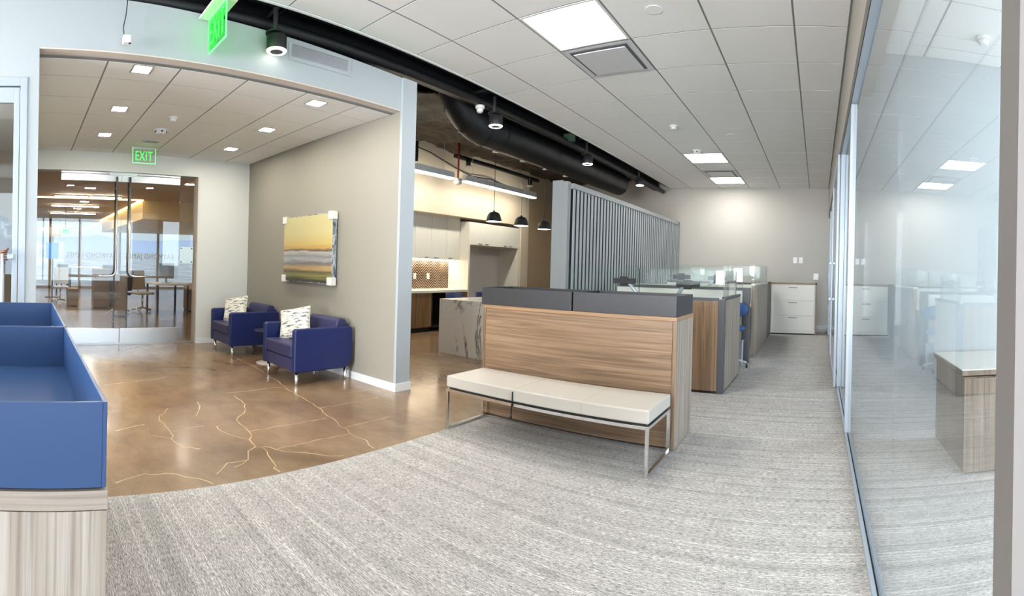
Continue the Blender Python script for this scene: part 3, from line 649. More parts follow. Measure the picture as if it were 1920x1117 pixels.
single('ceiling_pipe', MB().tube([(-6.85, 7.7, 3.62), (-6.85, 10.9, 3.60)], .045, 10), M_black, 'black pipe under the insulation near the kitchen bulkhead', 'pipe', (-6.85, 9, 3.6))
single('cable', MB().tube([(-7.06, 6.4, 3.72), (-7.06, 7.2, 3.62), (-7.06, 7.9, 3.45), (-7.06, 8.5, 3.34), (-7.06, 9.2, 3.38), (-7.06, 9.9, 3.30), (-7.06, 10.4, 3.26), (-7.06, 10.8, 3.3)], .014, 8), M_coil, 'loose black cable swagging across the kitchen bulkhead', 'cable', (-6.95, 8, 3.4))
single('strut_channel', MB().box(-7.0, -6.96, 6.35, 6.39, 3.38, 3.75).box(-7.0, -6.96, 6.72, 6.76, 3.38, 3.75).box(-7.0, -6.96, 6.35, 6.76, 3.36, 3.40).tube([(-6.98, 6.37, 3.42), (-6.98, 6.74, 3.52)], .015, 8), M_black, 'black trapeze bracket hanging beside the portal post', 'strut', (-6.98, 6.5, 3.36))
for y, z, lab in ((7.95, 3.44, 'white sprinkler head beside the red conduit'), (10.3, 3.38, 'white sprinkler head at the far end of the linear light')):
    t_ = thing('fire_sprinkler', lab, 'sprinkler', (-6.7, y, z)); obj('drop_pipe', MB().cyl((-6.7, y, z), .05, .14, 12), M_black, t_); obj('cover', MB().lathe([(.06, z), (.075, z - .015), (.07, z - .022)], (-6.7, y, 0), 16), M_whitep, t_)
# pendants
single('pendant_rail', MB().box(-4.98, -4.92, 6.2, 9.4, 3.25, 3.29).cyl((-4.95, 6.4, 3.29), .01, .87, 8).cyl((-4.95, 9.2, 3.29), .01, .87, 8), M_black, 'black rail carrying the pendant canopies', 'rail', (-4.95, 7.8, 3.25))
def pendant(y, lab):
    X = -4.95; t_ = thing('pendant_lamp', lab, 'pendant lamp', (X, y, 2.1), 'black dome pendants over the island')
    obj('shade', MB().lathe([(.128, 2.10), (.128, 2.115), (.118, 2.16), (.10, 2.215), (.075, 2.245), (.03, 2.262), (.012, 2.268), (.012, 2.285)], (X, y, 0), 28, cap=False), M_blackp, t_)
    obj('shade_lining', MB().lathe([(.126, 2.101), (.114, 2.155), (.09, 2.2)], (X, y, 0), 28, cap=False), M_whitep, t_)
    obj('diffuser', MB().cyl((X, y, 2.104), .122, .012, 28), M_warm, t_)
    obj('cord', MB().tube([(X, y, 2.28), (X, y, 3.24)], .004, 6), M_coil, t_); obj('canopy', MB().lathe([(.055, 3.25), (.055, 3.235), (.03, 3.225)], (X, y, 0), 16), M_whitep, t_)
for y, lab in ((6.56, 'leftmost black dome pendant over the kitchen island'), (7.36, 'second black dome pendant over the kitchen island'), (8.14, 'third black dome pendant, beside the slatted screen'), (8.92, 'fourth black dome pendant hidden behind the screen post')): pendant(y, lab)

# ================================================================== KITCHEN
def handle(mb, y, z, X, w=.10): return mb.box(X, X + .03, y - w / 2, y + w / 2, z - .005, z + .005)
KX = -7.17
def upper(y0, ym, y1, lab):
    X = -7.44; t_ = thing('wall_cupboard', lab, 'cupboard', (X, y0, 1.5), 'white kitchen wall cupboards')
    obj('body', B(-7.77, X - .02, y0, y1, 1.5, 2.44), M_lam, t_)
    for a, b, hy in ((y0, ym, ym - .14), (ym, y1, ym + .14)):
        d = obj('door', B(X - .02, X, a + .002, b - .002, 1.502, 2.438), M_lam, t_, .001)
        obj('handle', handle(MB(), hy, 1.535, X), M_char, d)
upper(7.21 - .96, 7.21 - .48, 7.21 - .002, 'left white double-door wall cupboard half hidden by the portal post'); 
upper(7.21, 7.69, 8.16, 'middle white double-door wall cupboard above the herringbone tiles'); 
t_ = thing('wall_cupboard', 'narrow right white single-door wall cupboard next to the fridge alcove', 'cupboard', (-7.44, 8.16, 1.5), 'white kitchen wall cupboards')
obj('body', B(-7.77, -7.46, 8.162, 8.60, 1.5, 2.44), M_lam, t_); d = obj('door', B(-7.46, -7.44, 8.164, 8.598, 1.502, 2.438), M_lam, t_, .001); obj('handle', handle(MB(), 8.3, 1.535, -7.44), M_char, d)
single('under_cabinet_light', MB().box(-7.72, -7.66, 6.3, 8.58, 1.488, 1.498).box(-7.74, -7.64, 6.28, 8.6, 1.496, 1.4995), mat('cabinet_strip', g(.9), .5, emit=(1, .84, .60, 1), estr=16), 'warm light strip under the wall cupboards', 'light strip', (-7.69, 7.4, 1.49))
# herringbone backsplash
bs = thing('backsplash', 'brown herringbone tile backsplash between counter and wall cupboards', 'backsplash', (-7.77, 7.5, .86))
obj('grout_bed', B(-7.77, -7.762, 6.2, 8.60, .855, 1.5), M_grout, bs)
mb = MB(); step, hh = .145, .060
def clip_tile(poly):
    for ax, lim, sg in ((1, .857, 1), (1, 1.499, -1)):
        out = []
        for i in range(len(poly)):
            p, q = poly[i], poly[(i + 1) % len(poly)]; ip, iq = (p[ax] - lim) * sg >= 0, (q[ax] - lim) * sg >= 0
            if ip: out.append(p)
            if ip != iq:
                t2 = (lim - p[ax]) / (q[ax] - p[ax]); out.append((p[0] + (q[0] - p[0]) * t2, p[1] + (q[1] - p[1]) * t2))
        poly = out
        if len(poly) < 3: return
    mb.prism(poly, -7.762, -7.756 + random.uniform(0, .001), 'X')
for a in range(0, 17):               # zig-zag columns along Y, rows along Z
    y0, y1 = 6.135 + a * step + .003, 6.135 + (a + 1) * step - .003; up = .135 if a % 2 else -.135
    for b in range(-4, 18):
        z = .80 + b * hh - (up if up < 0 else 0); clip_tile([(y0, z + .011), (y1, z + up + .011), (y1, z + up + hh - .011), (y0, z + hh - .011)])
obj('herringbone_tile', mb, M_tilebr, bs, kind='stuff')
for y, lab in ((7.52, 'left white socket plate on the herringbone tiles'), (7.93, 'right white socket plate on the herringbone tiles')):
    t_ = thing('socket_plate', lab, 'socket', (-7.755, y, 1.06), 'socket plates on the backsplash'); obj('plate', B(-7.756, -7.746, y - .04, y + .04, 1.06, 1.185), M_whitep, t_, .003); obj('insert', B(-7.746, -7.743, y - .018, y + .018, 1.085, 1.16), M_whitep, t_, .001)
# base units
def base_unit(y0, y1, fronts, lab, mm):
    t_ = thing('base_cupboard', lab, 'cupboard', (KX, y0, 0), 'kitchen base cupboards')
    obj('body', B(-7.77, KX - .02, y0, y1, .10, .80), mm, t_); obj('plinth', B(-7.74, KX - .05, y0, y1, 0, .10), M_blackp, t_)
    for kind, a, b, z0, z1, hy in fronts:
        d = obj(kind, B(KX - .02, KX, a + .002, b - .002, z0, z1), mm, t_, .001); obj('handle', handle(MB(), hy, z1 - .035, KX), M_steel, d)
base_unit(6.10, 7.46, [('door', 6.10, 6.56, .10, .795, 6.4), ('door', 6.56, 7.01, .10, .795, 6.8), ('door', 7.01, 7.455, .10, .795, 7.12)], 'walnut base cupboard with doors left of the dark appliance gap', M_walV)
base_unit(8.12, 8.60, [('drawer', 8.12, 8.60, .58, .795, 8.36), ('drawer', 8.12, 8.60, .34, .576, 8.36), ('drawer', 8.12, 8.60, .10, .336, 8.36)], 'walnut base drawer unit beside the fridge alcove', M_walV)
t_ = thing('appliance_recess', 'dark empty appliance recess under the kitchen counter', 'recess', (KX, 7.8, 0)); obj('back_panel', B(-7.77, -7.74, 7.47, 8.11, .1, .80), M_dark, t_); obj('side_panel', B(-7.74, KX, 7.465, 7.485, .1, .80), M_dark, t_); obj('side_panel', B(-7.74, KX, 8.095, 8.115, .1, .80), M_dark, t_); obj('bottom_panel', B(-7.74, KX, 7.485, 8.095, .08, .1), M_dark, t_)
single('kitchen_counter', B(-7.77, KX + .025, 6.08, 8.60, .80, .85), M_quartz, 'white quartz kitchen counter over the walnut base cupboards', 'counter', (KX, 7.3, .8), .004)
# fridge surround
t_ = thing('fridge_surround', 'tall white empty fridge alcove with cupboards above', 'cupboard', (KX, 9.6, 0))
obj('side_panel', B(-7.77, KX, 8.602, 8.65, 0, 2.36), M_lam, t_); obj('side_panel', B(-7.77, KX, 10.56, 10.615, 0, 2.36), M_lam, t_); obj('back_panel', B(-7.77, -7.75, 8.65, 10.56, 0, 1.85), mat('pale_grey_laminate', lin(206, 206, 204), .5), t_)
obj('top_box', B(-7.77, KX - .02, 8.65, 10.56, 1.85, 2.36), M_lam, t_)
for a, hy in ((8.65, 9.0), (9.127, 9.25), (9.604, 9.97), (10.081, 10.2)):
    d = obj('door', B(KX - .02, KX, a + .002, a + .475, 1.852, 2.358), M_lam, t_, .001); obj('handle', handle(MB(), hy, 1.885, KX), M_char, d)
# island
isl = thing('kitchen_island', 'kitchen island with waterfall ends of white veined marble', 'kitchen island', (-4.95, 7.4, 0))
obj('waterfall_end', B(-5.40, -4.45, 5.80, 5.85, 0, .79), M_marble, isl); obj('waterfall_end', B(-5.40, -4.45, 8.95, 9.0, 0, .79), M_marble, isl)
obj('marble_top', B(-5.40, -4.45, 5.80, 9.0, .79, .84), M_marble, isl, .002); obj('core_cabinet', B(-5.08, -4.48, 5.85, 8.95, .02, .79), M_walV, isl)
def stool(x, y, lab):
    t_ = thing('counter_stool', lab, 'stool', (x, y, 0), 'blue counter stools at the island')
    obj('seat', MB().lathe([(.12, .58), (.19, .60), (.195, .63), (.17, .65), (.05, .645)], (x, y, 0), 24), mat('muted_blue_vinyl', lin(58, 70, 116), .5), t_)
    vs = []; n = 14
    for k, (r, z) in enumerate(((.195, .66), (.22, .895), (.19, .895), (.17, .66))):
        for i in range(n + 1): a = PI - 1.2 + 2.4 * i / n; vs.append((x + r * math.cos(a), y + r * math.sin(a), z))
    m_ = n + 1; fs = [(k * m_ + i, k * m_ + i + 1, ((k + 1) % 4) * m_ + i + 1, ((k + 1) % 4) * m_ + i) for k in range(4) for i in range(n)] + [(0, m_, 2 * m_, 3 * m_), (n, 3 * m_ + n, 2 * m_ + n, m_ + n)]
    obj('backrest', MB().add(vs, fs, True), MATS['muted_blue_vinyl'], t_, .008)
    for a in range(4): an = PI / 4 + a * PI / 2; obj('leg', MB().tube([(x + .12 * math.cos(an), y + .12 * math.sin(an), .59), (x + .2 * math.cos(an), y + .2 * math.sin(an), 0)], .012, 8), M_char, t_)
    obj('foot_ring', MB().tube([(x + .17 * math.cos(a * PI / 8), y + .17 * math.sin(a * PI / 8), .22) for a in range(17)], .008, 6), M_char, t_)
stool(-5.62, 6.5, 'blue counter stool behind the near corner of the island'); stool(-5.62, 7.3, 'blue counter stool farther along the island')

# ================================================================== SLATTED SCREEN
sc = thing('slatted_screen', 'tall grey slatted room divider screen between kitchen and desks', 'screen', (-3.68, 9.8, 0))
obj('end_post', B(-3.95, -3.77, 6.72, 6.78, 0, 2.72), M_screenfr, sc, .002); obj('end_post', B(-3.77, -3.68, 6.72, 6.82, 0, 2.70), M_screenfr, sc, .002)
obj('top_rail', B(-3.77, -3.63, 6.82, 12.74, 2.60, 2.68), M_screenfr, sc); obj('bottom_rail', B(-3.77, -3.63, 6.82, 12.74, 0, .10), M_screenfr, sc); obj('end_post', B(-3.77, -3.63, 12.70, 12.78, 0, 2.68), M_screenfr, sc)
obj('gap_shade_panel', B(-3.745, -3.73, 6.82, 12.7, .1, 2.6), M_gapdark, sc)  # dark sheet added to stand for the darkness behind the slats
n = 46; sm_ = B(-.006, .006, -.033, .033, .1, 2.60).mesh('slat')
for k in range(n):
    o = obj('slat', sm_, M_slat, sc); o.location = (-3.66 + 3.68, 6.90 + 5.80 * k / (n - 1) - 9.8, 0)

# ================================================================== OAK STORAGE UNITS WITH PLANTER BOXES
def planter(x0, x1, y0, y1, z0, z1, m, lab, grp):
    t_ = thing('planter_box', lab, 'planter', ((x0 + x1) / 2, (y0 + y1) / 2, z0), grp); w = .008
    obj('front_panel', B(x0, x1, y0, y0 + w, z0, z1), m, t_, .001); obj('back_panel', B(x0, x1, y1 - w, y1, z0, z1), m, t_, .001)
    obj('side_panel', B(x0, x0 + w, y0 + w, y1 - w, z0, z1), m, t_, .001); obj('side_panel', B(x1 - w, x1, y0 + w, y1 - w, z0, z1), m, t_, .001)
    obj('bottom_panel', B(x0 + w, x1 - w, y0 + w, y1 - w, z0 + .002, z0 + .012), m, t_); return t_
X0, X1, Y0, Y1, H = -2.86, -1.045, 3.67, 4.17, 1.01
t_ = thing('storage_unit', 'oak storage unit with planter boxes on top behind the white bench', 'storage unit', ((X0 + X1) / 2, (Y0 + Y1) / 2, 0), 'oak storage units carrying planter boxes')
obj('core', B(X0 + .02, X1 - .025, Y0 + .012, Y1 - .01, .03, H - .03), M_oakH, t_); obj('front_panel', B(X0 + .028, X1 - .035, Y0 + .004, Y0 + .013, .02, H - .035), M_oakH, t_)
obj('top_board', B(X0, X1, Y0, Y1, H - .03, H), M_oakE, t_, .001); obj('end_panel', B(X1 - .03, X1, Y0, Y1, .008, H - .031), M_ashV, t_, .001); obj('end_panel', B(X0, X0 + .025, Y0, Y1, .008, H - .031), M_oakV, t_, .001)
obj('edge_strip', B(X1 - .031, X1 - .001, Y0 - .001, Y0 + .002, .008, H - .031), M_oakV, t_); obj('plinth', B(X0 + .03, X1 - .04, Y0 + .03, Y1 - .03, .003, .03), M_blackp, t_)
planter(-2.88, -1.945, 3.665, 4.165, 1.012, 1.168, M_planter, 'left charcoal planter box on the oak unit behind the bench', 'charcoal planter boxes'); planter(-1.93, -1.05, 3.665, 4.165, 1.012, 1.170, M_planter, 'right charcoal planter box on the oak unit behind the bench', 'charcoal planter boxes')
X0, X1, Y0, Y1, H = -2.75, -.86, -.36, .146, .945
t_ = thing('storage_unit', 'pale wood storage unit in the left foreground below navy planter boxes', 'storage unit', ((X0 + X1) / 2, (Y0 + Y1) / 2, 0), 'oak storage units carrying planter boxes')
obj('core', B(X0 + .02, X1 - .025, Y0 + .01, Y1 - .01, .03, H - .035), M_ashV, t_); obj('top_board', B(X0, X1 + .001, Y0, Y1, H - .034, H), M_ashY, t_, .001)
obj('end_panel', B(X1 - .03, X1, Y0, Y1, .008, H - .036), M_ashV, t_, .001); obj('side_panel', B(X0, X1 - .031, Y1 - .02, Y1, .008, H - .036), M_oakV, t_, .001)
planter(-1.80, -.86, -.36, .143, .950, 1.10, M_navy, 'near navy blue planter box in the left foreground', 'navy planter boxes'); planter(-2.75, -1.812, -.36, .143, .950, 1.10, M_navy, 'far navy blue planter box in the left foreground', 'navy planter boxes')
single('paper_sheet', MB().prism([(-1.05, -.2), (-.88, -.2), (-.885, .075), (-.93, .06), (-1.0, .05)], .963, .966, 'Z'), M_paper, 'white paper scrap lying inside the near navy planter box', 'paper', (-.96, -.05, .963))

# ================================================================== BENCH
be = thing('bench', 'long off-white upholstered bench on chrome frame', 'bench', (-1.92, 3.36, 0))
bx0, bx1, by0, by1 = -2.795, -1.06, 3.11, 3.61
obj('cushion', B(bx0, bx1, by0, by1, .352, .445), M_vinyl, be, .012, 3)
for x in (-2.124, -1.552): obj('seam', MB().box(x - .0012, x + .0012, by0 + .008, by1 - .008, .440, .4457).box(x - .0012, x + .0012, by0 - .0007, by0 + .006, .362, .435), mat('seam_thread', lin(180, 173, 163), .7), be)  # thin seam strips, slightly darker than the cushion vinyl
w = .022
for x in (bx0, bx1 - w):
    obj('leg_loop', MB().box(x, x + w, by0, by0 + w, 0, .338).box(x, x + w, by1 - w, by1, 0, .338).box(x, x + w, by0 + w, by1 - w, 0, w).box(x, x + w, by0 + w, by1 - w, .338 - w, .338), M_chrome, be, .001)
obj('frame_rail', B(bx0 + w, bx1 - w, by0, by0 + w, .316, .338), M_chrome, be, .001); obj('frame_rail', B(bx0 + w, bx1 - w, by1 - w, by1, .316, .338), M_chrome, be, .001)
obj('seat_board', B(bx0 + .02, bx1 - .02, by0 + .022, by1 - .022, .338, .353), M_blackp, be)
obj('hanging_strap', MB().tube([(-2.124, 3.104, .425), (-2.124, 3.104, .36), (-2.128, 3.10, .29), (-2.130, 3.10, .235)], .005, 6).lathe([(.004, .225), (.010, .23), (.010, .24), (.004, .246)], (-2.13, 3.10, 0), 8), M_coil, be)

# ================================================================== ARMCHAIRS, PILLOWS, SIDE TABLE, PAINTING
def armchair(lab):
    # local frame: width along x (0 centre), front at y=-.39, back at y=.39
    t_ = thing('armchair', lab, 'armchair', (0, 0, 0), 'blue leather armchairs'); W, D = .385, .39
    for s in (-1, 1):
        x0, x1 = (s * W, s * (W - .075)) if s < 0 else (W - .075, W)
        a = obj('arm', MB().prism(rr2(-D, D, .15, .625, .06, 6, (1, 0, 0, 0)) if 0 else [(-D, .15), (D - .12, .15), (D - .06, .165), (D - .02, .20), (D, .27), (D, .585), (D - .02, .625), (-D + .02, .625), (-D, .60)], x0, x1, 'X'), M_leather, t_, .016, 3)
    obj('base', B(-W + .076, W - .076, -D + .012, D - .03, .155, .295), M_leather2, t_, .014, 3)
    obj('seat_cushion', B(-W + .078, W - .078, -D - .004, D - .16, .30, .445), M_leather2, t_, .022, 3)
    obj('back_cushion', MB().prism([(D - .24, .44), (D - .10, .44), (D - .03, .66), (D - .05, .705), (D - .13, .715), (D - .17, .69)], -W + .078, W - .078, 'X'), M_leather2, t_, .02, 3)
    obj('back_panel', MB().prism([(D - .10, .16), (D - .02, .16), (D - .0, .64), (D - .05, .665), (D - .08, .64)], -W + .076, W - .076, 'X'), M_leather, t_, .012, 3)
    for sx in (-1, 1):
        for sy in (-1, 1): obj('leg', MB().lathe([(.017, 0), (.02, .004), (.02, .158)], (sx * (W - .055), sy * (D - .06), 0), 16), M_chrome, t_)
    return t_
ac = armchair('blue leather armchair nearer the white portal post'); ac.location = (-5.045, 3.155, 0)
dup(ac, (-6.83, 3.16, 0), 'blue leather armchair nearer the glass entrance doors')
def pillow(loc, rot, lab):
    n = 14; mb = MB(); vs = []
    for sgn in (1, -1):
        for j in range(n + 1):
            for i in range(n + 1):
                u, v_ = i / n * 2 - 1, j / n * 2 - 1
                th = .065 * max(0, (1 - u ** 4)) ** .5 * max(0, (1 - v_ ** 4)) ** .5
                pin = 1 - .07 * (1 - abs(u)) * abs(v_) ** 2; pin2 = 1 - .07 * (1 - abs(v_)) * abs(u) ** 2
                vs.append((u * .205 * pin2, sgn * th, v_ * .205 * pin))
    m_ = (n + 1) ** 2; fs = []
    for s in range(2):
        for j in range(n):
            for i in range(n):
                a = s * m_ + j * (n + 1) + i; q = (a, a + 1, a + n + 2, a + n + 1); fs.append(q if s else q[::-1])
    mb.add(vs, fs, True); me = mb.mesh('throw_pillow'); bm = bmesh.new(); bm.from_mesh(me); bmesh.ops.remove_doubles(bm, verts=bm.verts, dist=.0005); bmesh.ops.recalc_face_normals(bm, faces=bm.faces); bm.to_mesh(me); bm.free()
    for p in me.polygons: p.use_smooth = True
    t_ = thing('throw_pillow', lab, 'pillow', loc, 'cream brush-stroke pillows'); t_.rotation_euler = rot
    obj('cover', me, M_pillow, t_, off=(0, 0, 0))
    obj('piping', MB().tube([(-.2, 0, -.2), (0, 0, -.19), (.2, 0, -.2), (.19, 0, 0), (.2, 0, .2), (0, 0, .19), (-.2, 0, .2), (-.19, 0, 0), (-.2, 0, -.2)], .005, 6), mat('cream_piping', lin(214, 208, 194), .9), t_, off=(0, 0, 0))
pillow((-5.20, 3.08, .615), (-.45, -.22, .62), 'cream patterned pillow leaning in the nearer blue armchair'); pillow((-6.98, 3.08, .615), (-.45, -.20, .62), 'cream patterned pillow leaning in the blue armchair by the doors')
t_ = thing('side_table', 'small dark round side table between the two armchairs', 'table', (-5.93, 3.12, 0))
obj('table_top', MB().lathe([(.20, .425), (.205, .43), (.205, .44), (.20, .445)], (-5.93, 3.12, 0), 28), mat('navy_lacquer', lin(34, 38, 70), .3), t_); obj('stem', MB().cyl((-5.93, 3.12, .015), .02, .41, 12), M_char, t_); obj('foot', MB().lathe([(.17, 0), (.17, .01), (.02, .018)], (-5.93, 3.12, 0), 28), M_soff, t_)
# painting
pt = thing('painting', 'yellow and grey abstract seascape canvas with white foam corner protectors', 'painting', (-5.70, 3.54, 1.085))
px0, px1, pz0, pz1 = -6.31, -5.085, 1.09, 1.98
obj('canvas', B(px0 + .01, px1 - .01, 3.515, 3.53, pz0 + .01, pz1 - .01), M_paint, pt); obj('hanging_cleat', B(-6.0, -5.4, 3.578, 3.5995, 1.80, 1.86), M_steel, pt)
obj('stretcher_edge', MB().box(px1 - .01, px1, 3.52, 3.578, pz0, pz1).box(px0, px0 + .01, 3.52, 3.578, pz0, pz1).box(px0, px1, 3.52, 3.578, pz1 - .01, pz1).box(px0, px1, 3.52, 3.578, pz0, pz0 + .01), M_paintedge, pt)
mbf = MB(); nx, nz = 30, 24; vs = []
for j in range(nz + 1):
    for i in range(nx + 1):
        x = px0 + .012 + (px1 - px0 - .024) * i / nx; z = pz0 + .012 + (pz1 - pz0 - .024) * j / nz
        vs.append((x, 3.508 - .004 * mathutils.noise.noise(((x * 3 + z * 5), (z - x) * 1.2, 0)), z))
mbf.add(vs, [(j * (nx + 1) + i, j * (nx + 1) + i + 1, (j + 1) * (nx + 1) + i + 1, (j + 1) * (nx + 1) + i) for j in range(nz) for i in range(nx)], True)
obj('plastic_wrap', mbf, M_film, pt)
for cx_, sx in ((px0, 1), (px1, -1)):
    for cz_, sz in ((pz0, 1), (pz1, -1)):
        x0, x1 = sorted((cx_ - sx * .015, cx_ + sx * .085)); z0, z1 = sorted((cz_ - sz * .015, cz_ + sz * .085)); obj('corner_protector', B(x0, x1, 3.496, 3.578, z0, z1), M_foam, pt, .008)

# ================================================================== WORKSTATIONS
WX = -1.03
def wpanel(name, mbs, lab, cat='partition', loc=(0, 0, 0), grp=None):
    t_ = thing(name, lab, cat, loc, grp)
    for nm, mb, m in mbs: obj(nm, mb, m, t_)
    return t_
wpanel('desk_partition', [('wood_panel', B(-3.2, -1.44, 5.55, 5.60, .03, 1.035), M_oakV), ('wood_panel', B(-1.438, -1.105, 5.55, 5.60, .03, 1.035), M_oakV), ('top_trim', B(-3.2, -1.105, 5.545, 5.605, 1.04, 1.075), M_char), ('corner_post', B(-1.103, WX, 5.545, 5.625, .01, 1.06), M_char), ('inner_panel', B(-3.2, -1.105, 5.60, 5.615, .03, 1.035), M_lam), ('plinth', B(-3.2, -1.12, 5.56, 5.60, 0, .03), M_blackp)], 'wood desk partition with charcoal corner post behind the oak storage unit', loc=(-2, 5.57, 0), grp='desk partitions')
wpanel('desk_partition', [('wood_panel', B(WX - .045, WX, 5.63, 6.10, .02, 1.05), M_ashV), ('wood_panel', B(WX - .045, WX, 6.103, 6.69, .02, 1.05), M_ashV), ('top_trim', B(WX - .05, WX + .003, 5.63, 6.69, 1.055, 1.085), M_char), ('plinth', B(WX - .04, WX - .005, 5.63, 6.69, 0, .02), M_blackp)], 'pale wood desk side panel along the aisle in front of the blue chair', loc=(WX, 6.1, 0), grp='desk partitions')
wpanel('desk_partition', [('white_panel', B(-3.2, -2.12, 7.62, 7.68, .03, 1.10), M_lam), ('white_panel', B(-2.115, -1.14, 7.62, 7.68, .03, 1.10), M_lam), ('top_trim', B(-3.2, -1.14, 7.61, 7.69, 1.10, 1.145), M_char), ('end_post', B(-1.14, WX, 7.60, 7.75, .005, 1.145), M_char)], 'white desk partition with charcoal end post behind the blue chair', loc=(-2, 7.65, 0), grp='desk partitions')
wpanel('desk_partition', [('wood_panel', B(WX - .05, WX, 8.2, 8.64, .01, 1.17), M_ashV), ('wood_panel', B(WX - .05, WX, 8.66, 10.36, .01, 1.17), M_ashV), ('seam_strip', B(WX - .045, WX - .008, 8.64, 8.66, .01, 1.17), M_blackp), ('top_trim', B(WX - .055, WX + .003, 8.2, 10.36, 1.17, 1.20), M_lam)], 'tall pale wood aisle panel of the far desks', loc=(WX, 9.3, 0), grp='desk partitions')
wpanel('desk_partition', [('end_post', B(WX - .09, WX - .02, 10.37, 11.3, .01, 1.2), M_char), ('white_panel', B(-3.2, WX - .09, 10.4, 10.46, .03, 1.14), M_lam), ('top_trim', B(-3.2, WX - .09, 10.39, 10.47, 1.14, 1.18), M_char)], 'white and charcoal desk partition next to the filing cabinet', loc=(-2, 10.43, 0), grp='desk partitions')
# glass privacy screens
for (a, b, y, z0, z1, lab) in ((-3.0, -2.065, 5.575, 1.075, 1.385, 'left clear glass privacy screen on the front desk partition'), (-2.055, -1.05, 5.575, 1.075, 1.385, 'right clear glass privacy screen on the front desk partition'), (-3.1, -1.15, 7.65, 1.145, 1.44, 'clear glass privacy screen on the middle white partition'), (-3.1, -1.2, 10.43, 1.18, 1.52, 'clear glass privacy screen on the farthest partition')):
    t_ = thing('glass_screen', lab, 'glass screen', ((a + b) / 2, y, z0), 'glass privacy screens on desks'); obj('pane', B(a, b, y - .005, y + .005, z0, z1), M_glass2, t_); obj('polished_edge', B(b, b + .006, y - .006, y + .006, z0, z1), M_gedge, t_)
for (a, b, z0, z1, lab) in ((5.62, 6.42, 1.085, 1.385, 'small glass privacy screen on the aisle side panel'), (8.25, 10.3, 1.20, 1.52, 'long glass privacy screen on the far aisle panel')):
    t_ = thing('glass_screen', lab, 'glass screen', (WX - .02, (a + b) / 2, z0), 'glass privacy screens on desks'); obj('pane', B(WX - .026, WX - .016, a, b, z0, z1), M_glass2, t_); obj('polished_edge', B(WX - .028, WX - .014, b, b + .006, z0, z1), M_gedge, t_)
# desks
for y0, y1, lab in ((5.63, 6.45, 'white desk top behind the front wood partition'), (6.85, 7.58, 'white desk top in front of the middle white partition'), (7.72, 8.5, 'white desk top behind the middle white partition'), (9.5, 10.35, 'white desk top in front of the farthest partition')):
    t_ = thing('desk', lab, 'desk', (-2.2, (y0 + y1) / 2, 0), 'white desks in the workstations'); xr = -1.62 if y0 == 6.85 else -1.25; obj('desk_top', B(-3.15, xr, y0, y1, .71, .74), M_lam, t_, .002)
    for x in (-3.05, xr - .1):
        for y in (y0 + .08, y1 - .08): obj('leg', B(x - .025, x + .025, y - .025, y + .025, 0, .71), M_silver, t_)
single('raised_shelf', MB().box(-3.15, -1.6, 7.70, 8.0, 1.12, 1.15).box(-3.15, -3.12, 7.70, 8.0, .74, 1.12).box(-1.63, -1.6, 7.70, 8.0, .74, 1.12), M_lam, 'white raised shelf behind the middle white partition', 'shelf', (-2.4, 7.85, 1.0))
def marm(x, y, z, s, lab, deskz=.74):
    t_ = thing('monitor_arm', lab, 'monitor arm', (x, y, deskz), 'monitor arms on desks')
    obj('clamp_base', MB().cyl((x + s * .25, y + .05, deskz), .045, .03, 16), M_silver, t_); obj('column', MB().cyl((x + s * .25, y + .05, deskz + .03), .02, .25, 12), M_silver, t_)
    obj('lower_arm', MB().tube([(x + s * .25, y + .05, z - .22), (x + s * .20, y + .04, z - .2), (x + s * .05, y, z - .01), (x, y, z)], [.026, .026, .022, .018], 10), M_silver, t_)
    obj('mount_bar', B(x - .15 + s * .0, x + .16, y - .05, y - .02, z - .035, z + .035), M_blackp, t_, .004); obj('mount_plate', B(x - .05, x + .05, y - .055, y - .015, z - .06, z + .06), M_blackp, t_, .004)
    obj('tilt_knuckle', MB().cyl((x, y - .02, z - .02), .02, .04, 12), M_silver, t_)
marm(-2.52, 6.25, 1.22, 1, 'left monitor arm with black mount behind the charcoal planter'); marm(-1.64, 6.25, 1.20, -1, 'right monitor arm with black mount behind the charcoal planter')
marm(-2.32, 8.4, 1.28, 1, 'far monitor arm with black mount behind the middle partition'); marm(-1.70, 8.4, 1.27, -1, 'far monitor arm seen through the aisle glass screen')
# blue task chair
ch = thing('task_chair', 'blue task chair with rounded back in the desk opening', 'chair', (-1.225, 7.2, 0))
def ell(c, r, n=18, m=10):
    mb = MB(); vs = []; fs = []
    for j in range(m + 1):
        for i in range(n): a, b = 2 * PI * i / n, PI * j / m - PI / 2; vs.append((c[0] + r[0] * math.cos(b) * math.cos(a), c[1] + r[1] * math.cos(b) * math.sin(a), c[2] + r[2] * math.sin(b)))
    for j in range(m):
        for i in range(n): fs.append((j * n + i, j * n + (i + 1) % n, (j + 1) * n + (i + 1) % n, (j + 1) * n + i))
    return mb.add(vs, fs, True)
obj('backrest', ell((-1.225, 7.36, .83), (.22, .05, .115)), M_bluefab, ch); obj('seat', ell((-1.225, 7.14, .575), (.21, .21, .055)), M_bluefab, ch)
obj('back_post', MB().tube([(-1.225, 7.38, .80), (-1.225, 7.40, .62), (-1.225, 7.3, .53), (-1.225, 7.16, .53)], .018, 10), M_lightgrey, ch); obj('gas_lift', MB().cyl((-1.225, 7.14, .12), .022, .42, 12), M_lightgrey, ch)
for k in range(5):
    a = .3 + k * 2 * PI / 5; ex_, ey_ = -1.225 + .24 * math.cos(a), 7.14 + .24 * math.sin(a); obj('star_leg', MB().tube([(-1.225, 7.14, .14), (ex_, ey_, .08)], [.024, .015], 8), M_lightgrey, ch); obj('caster', MB().cyl((ex_ - .012, ey_, .028), .028, .024, 14, 'X'), M_blackp, ch)
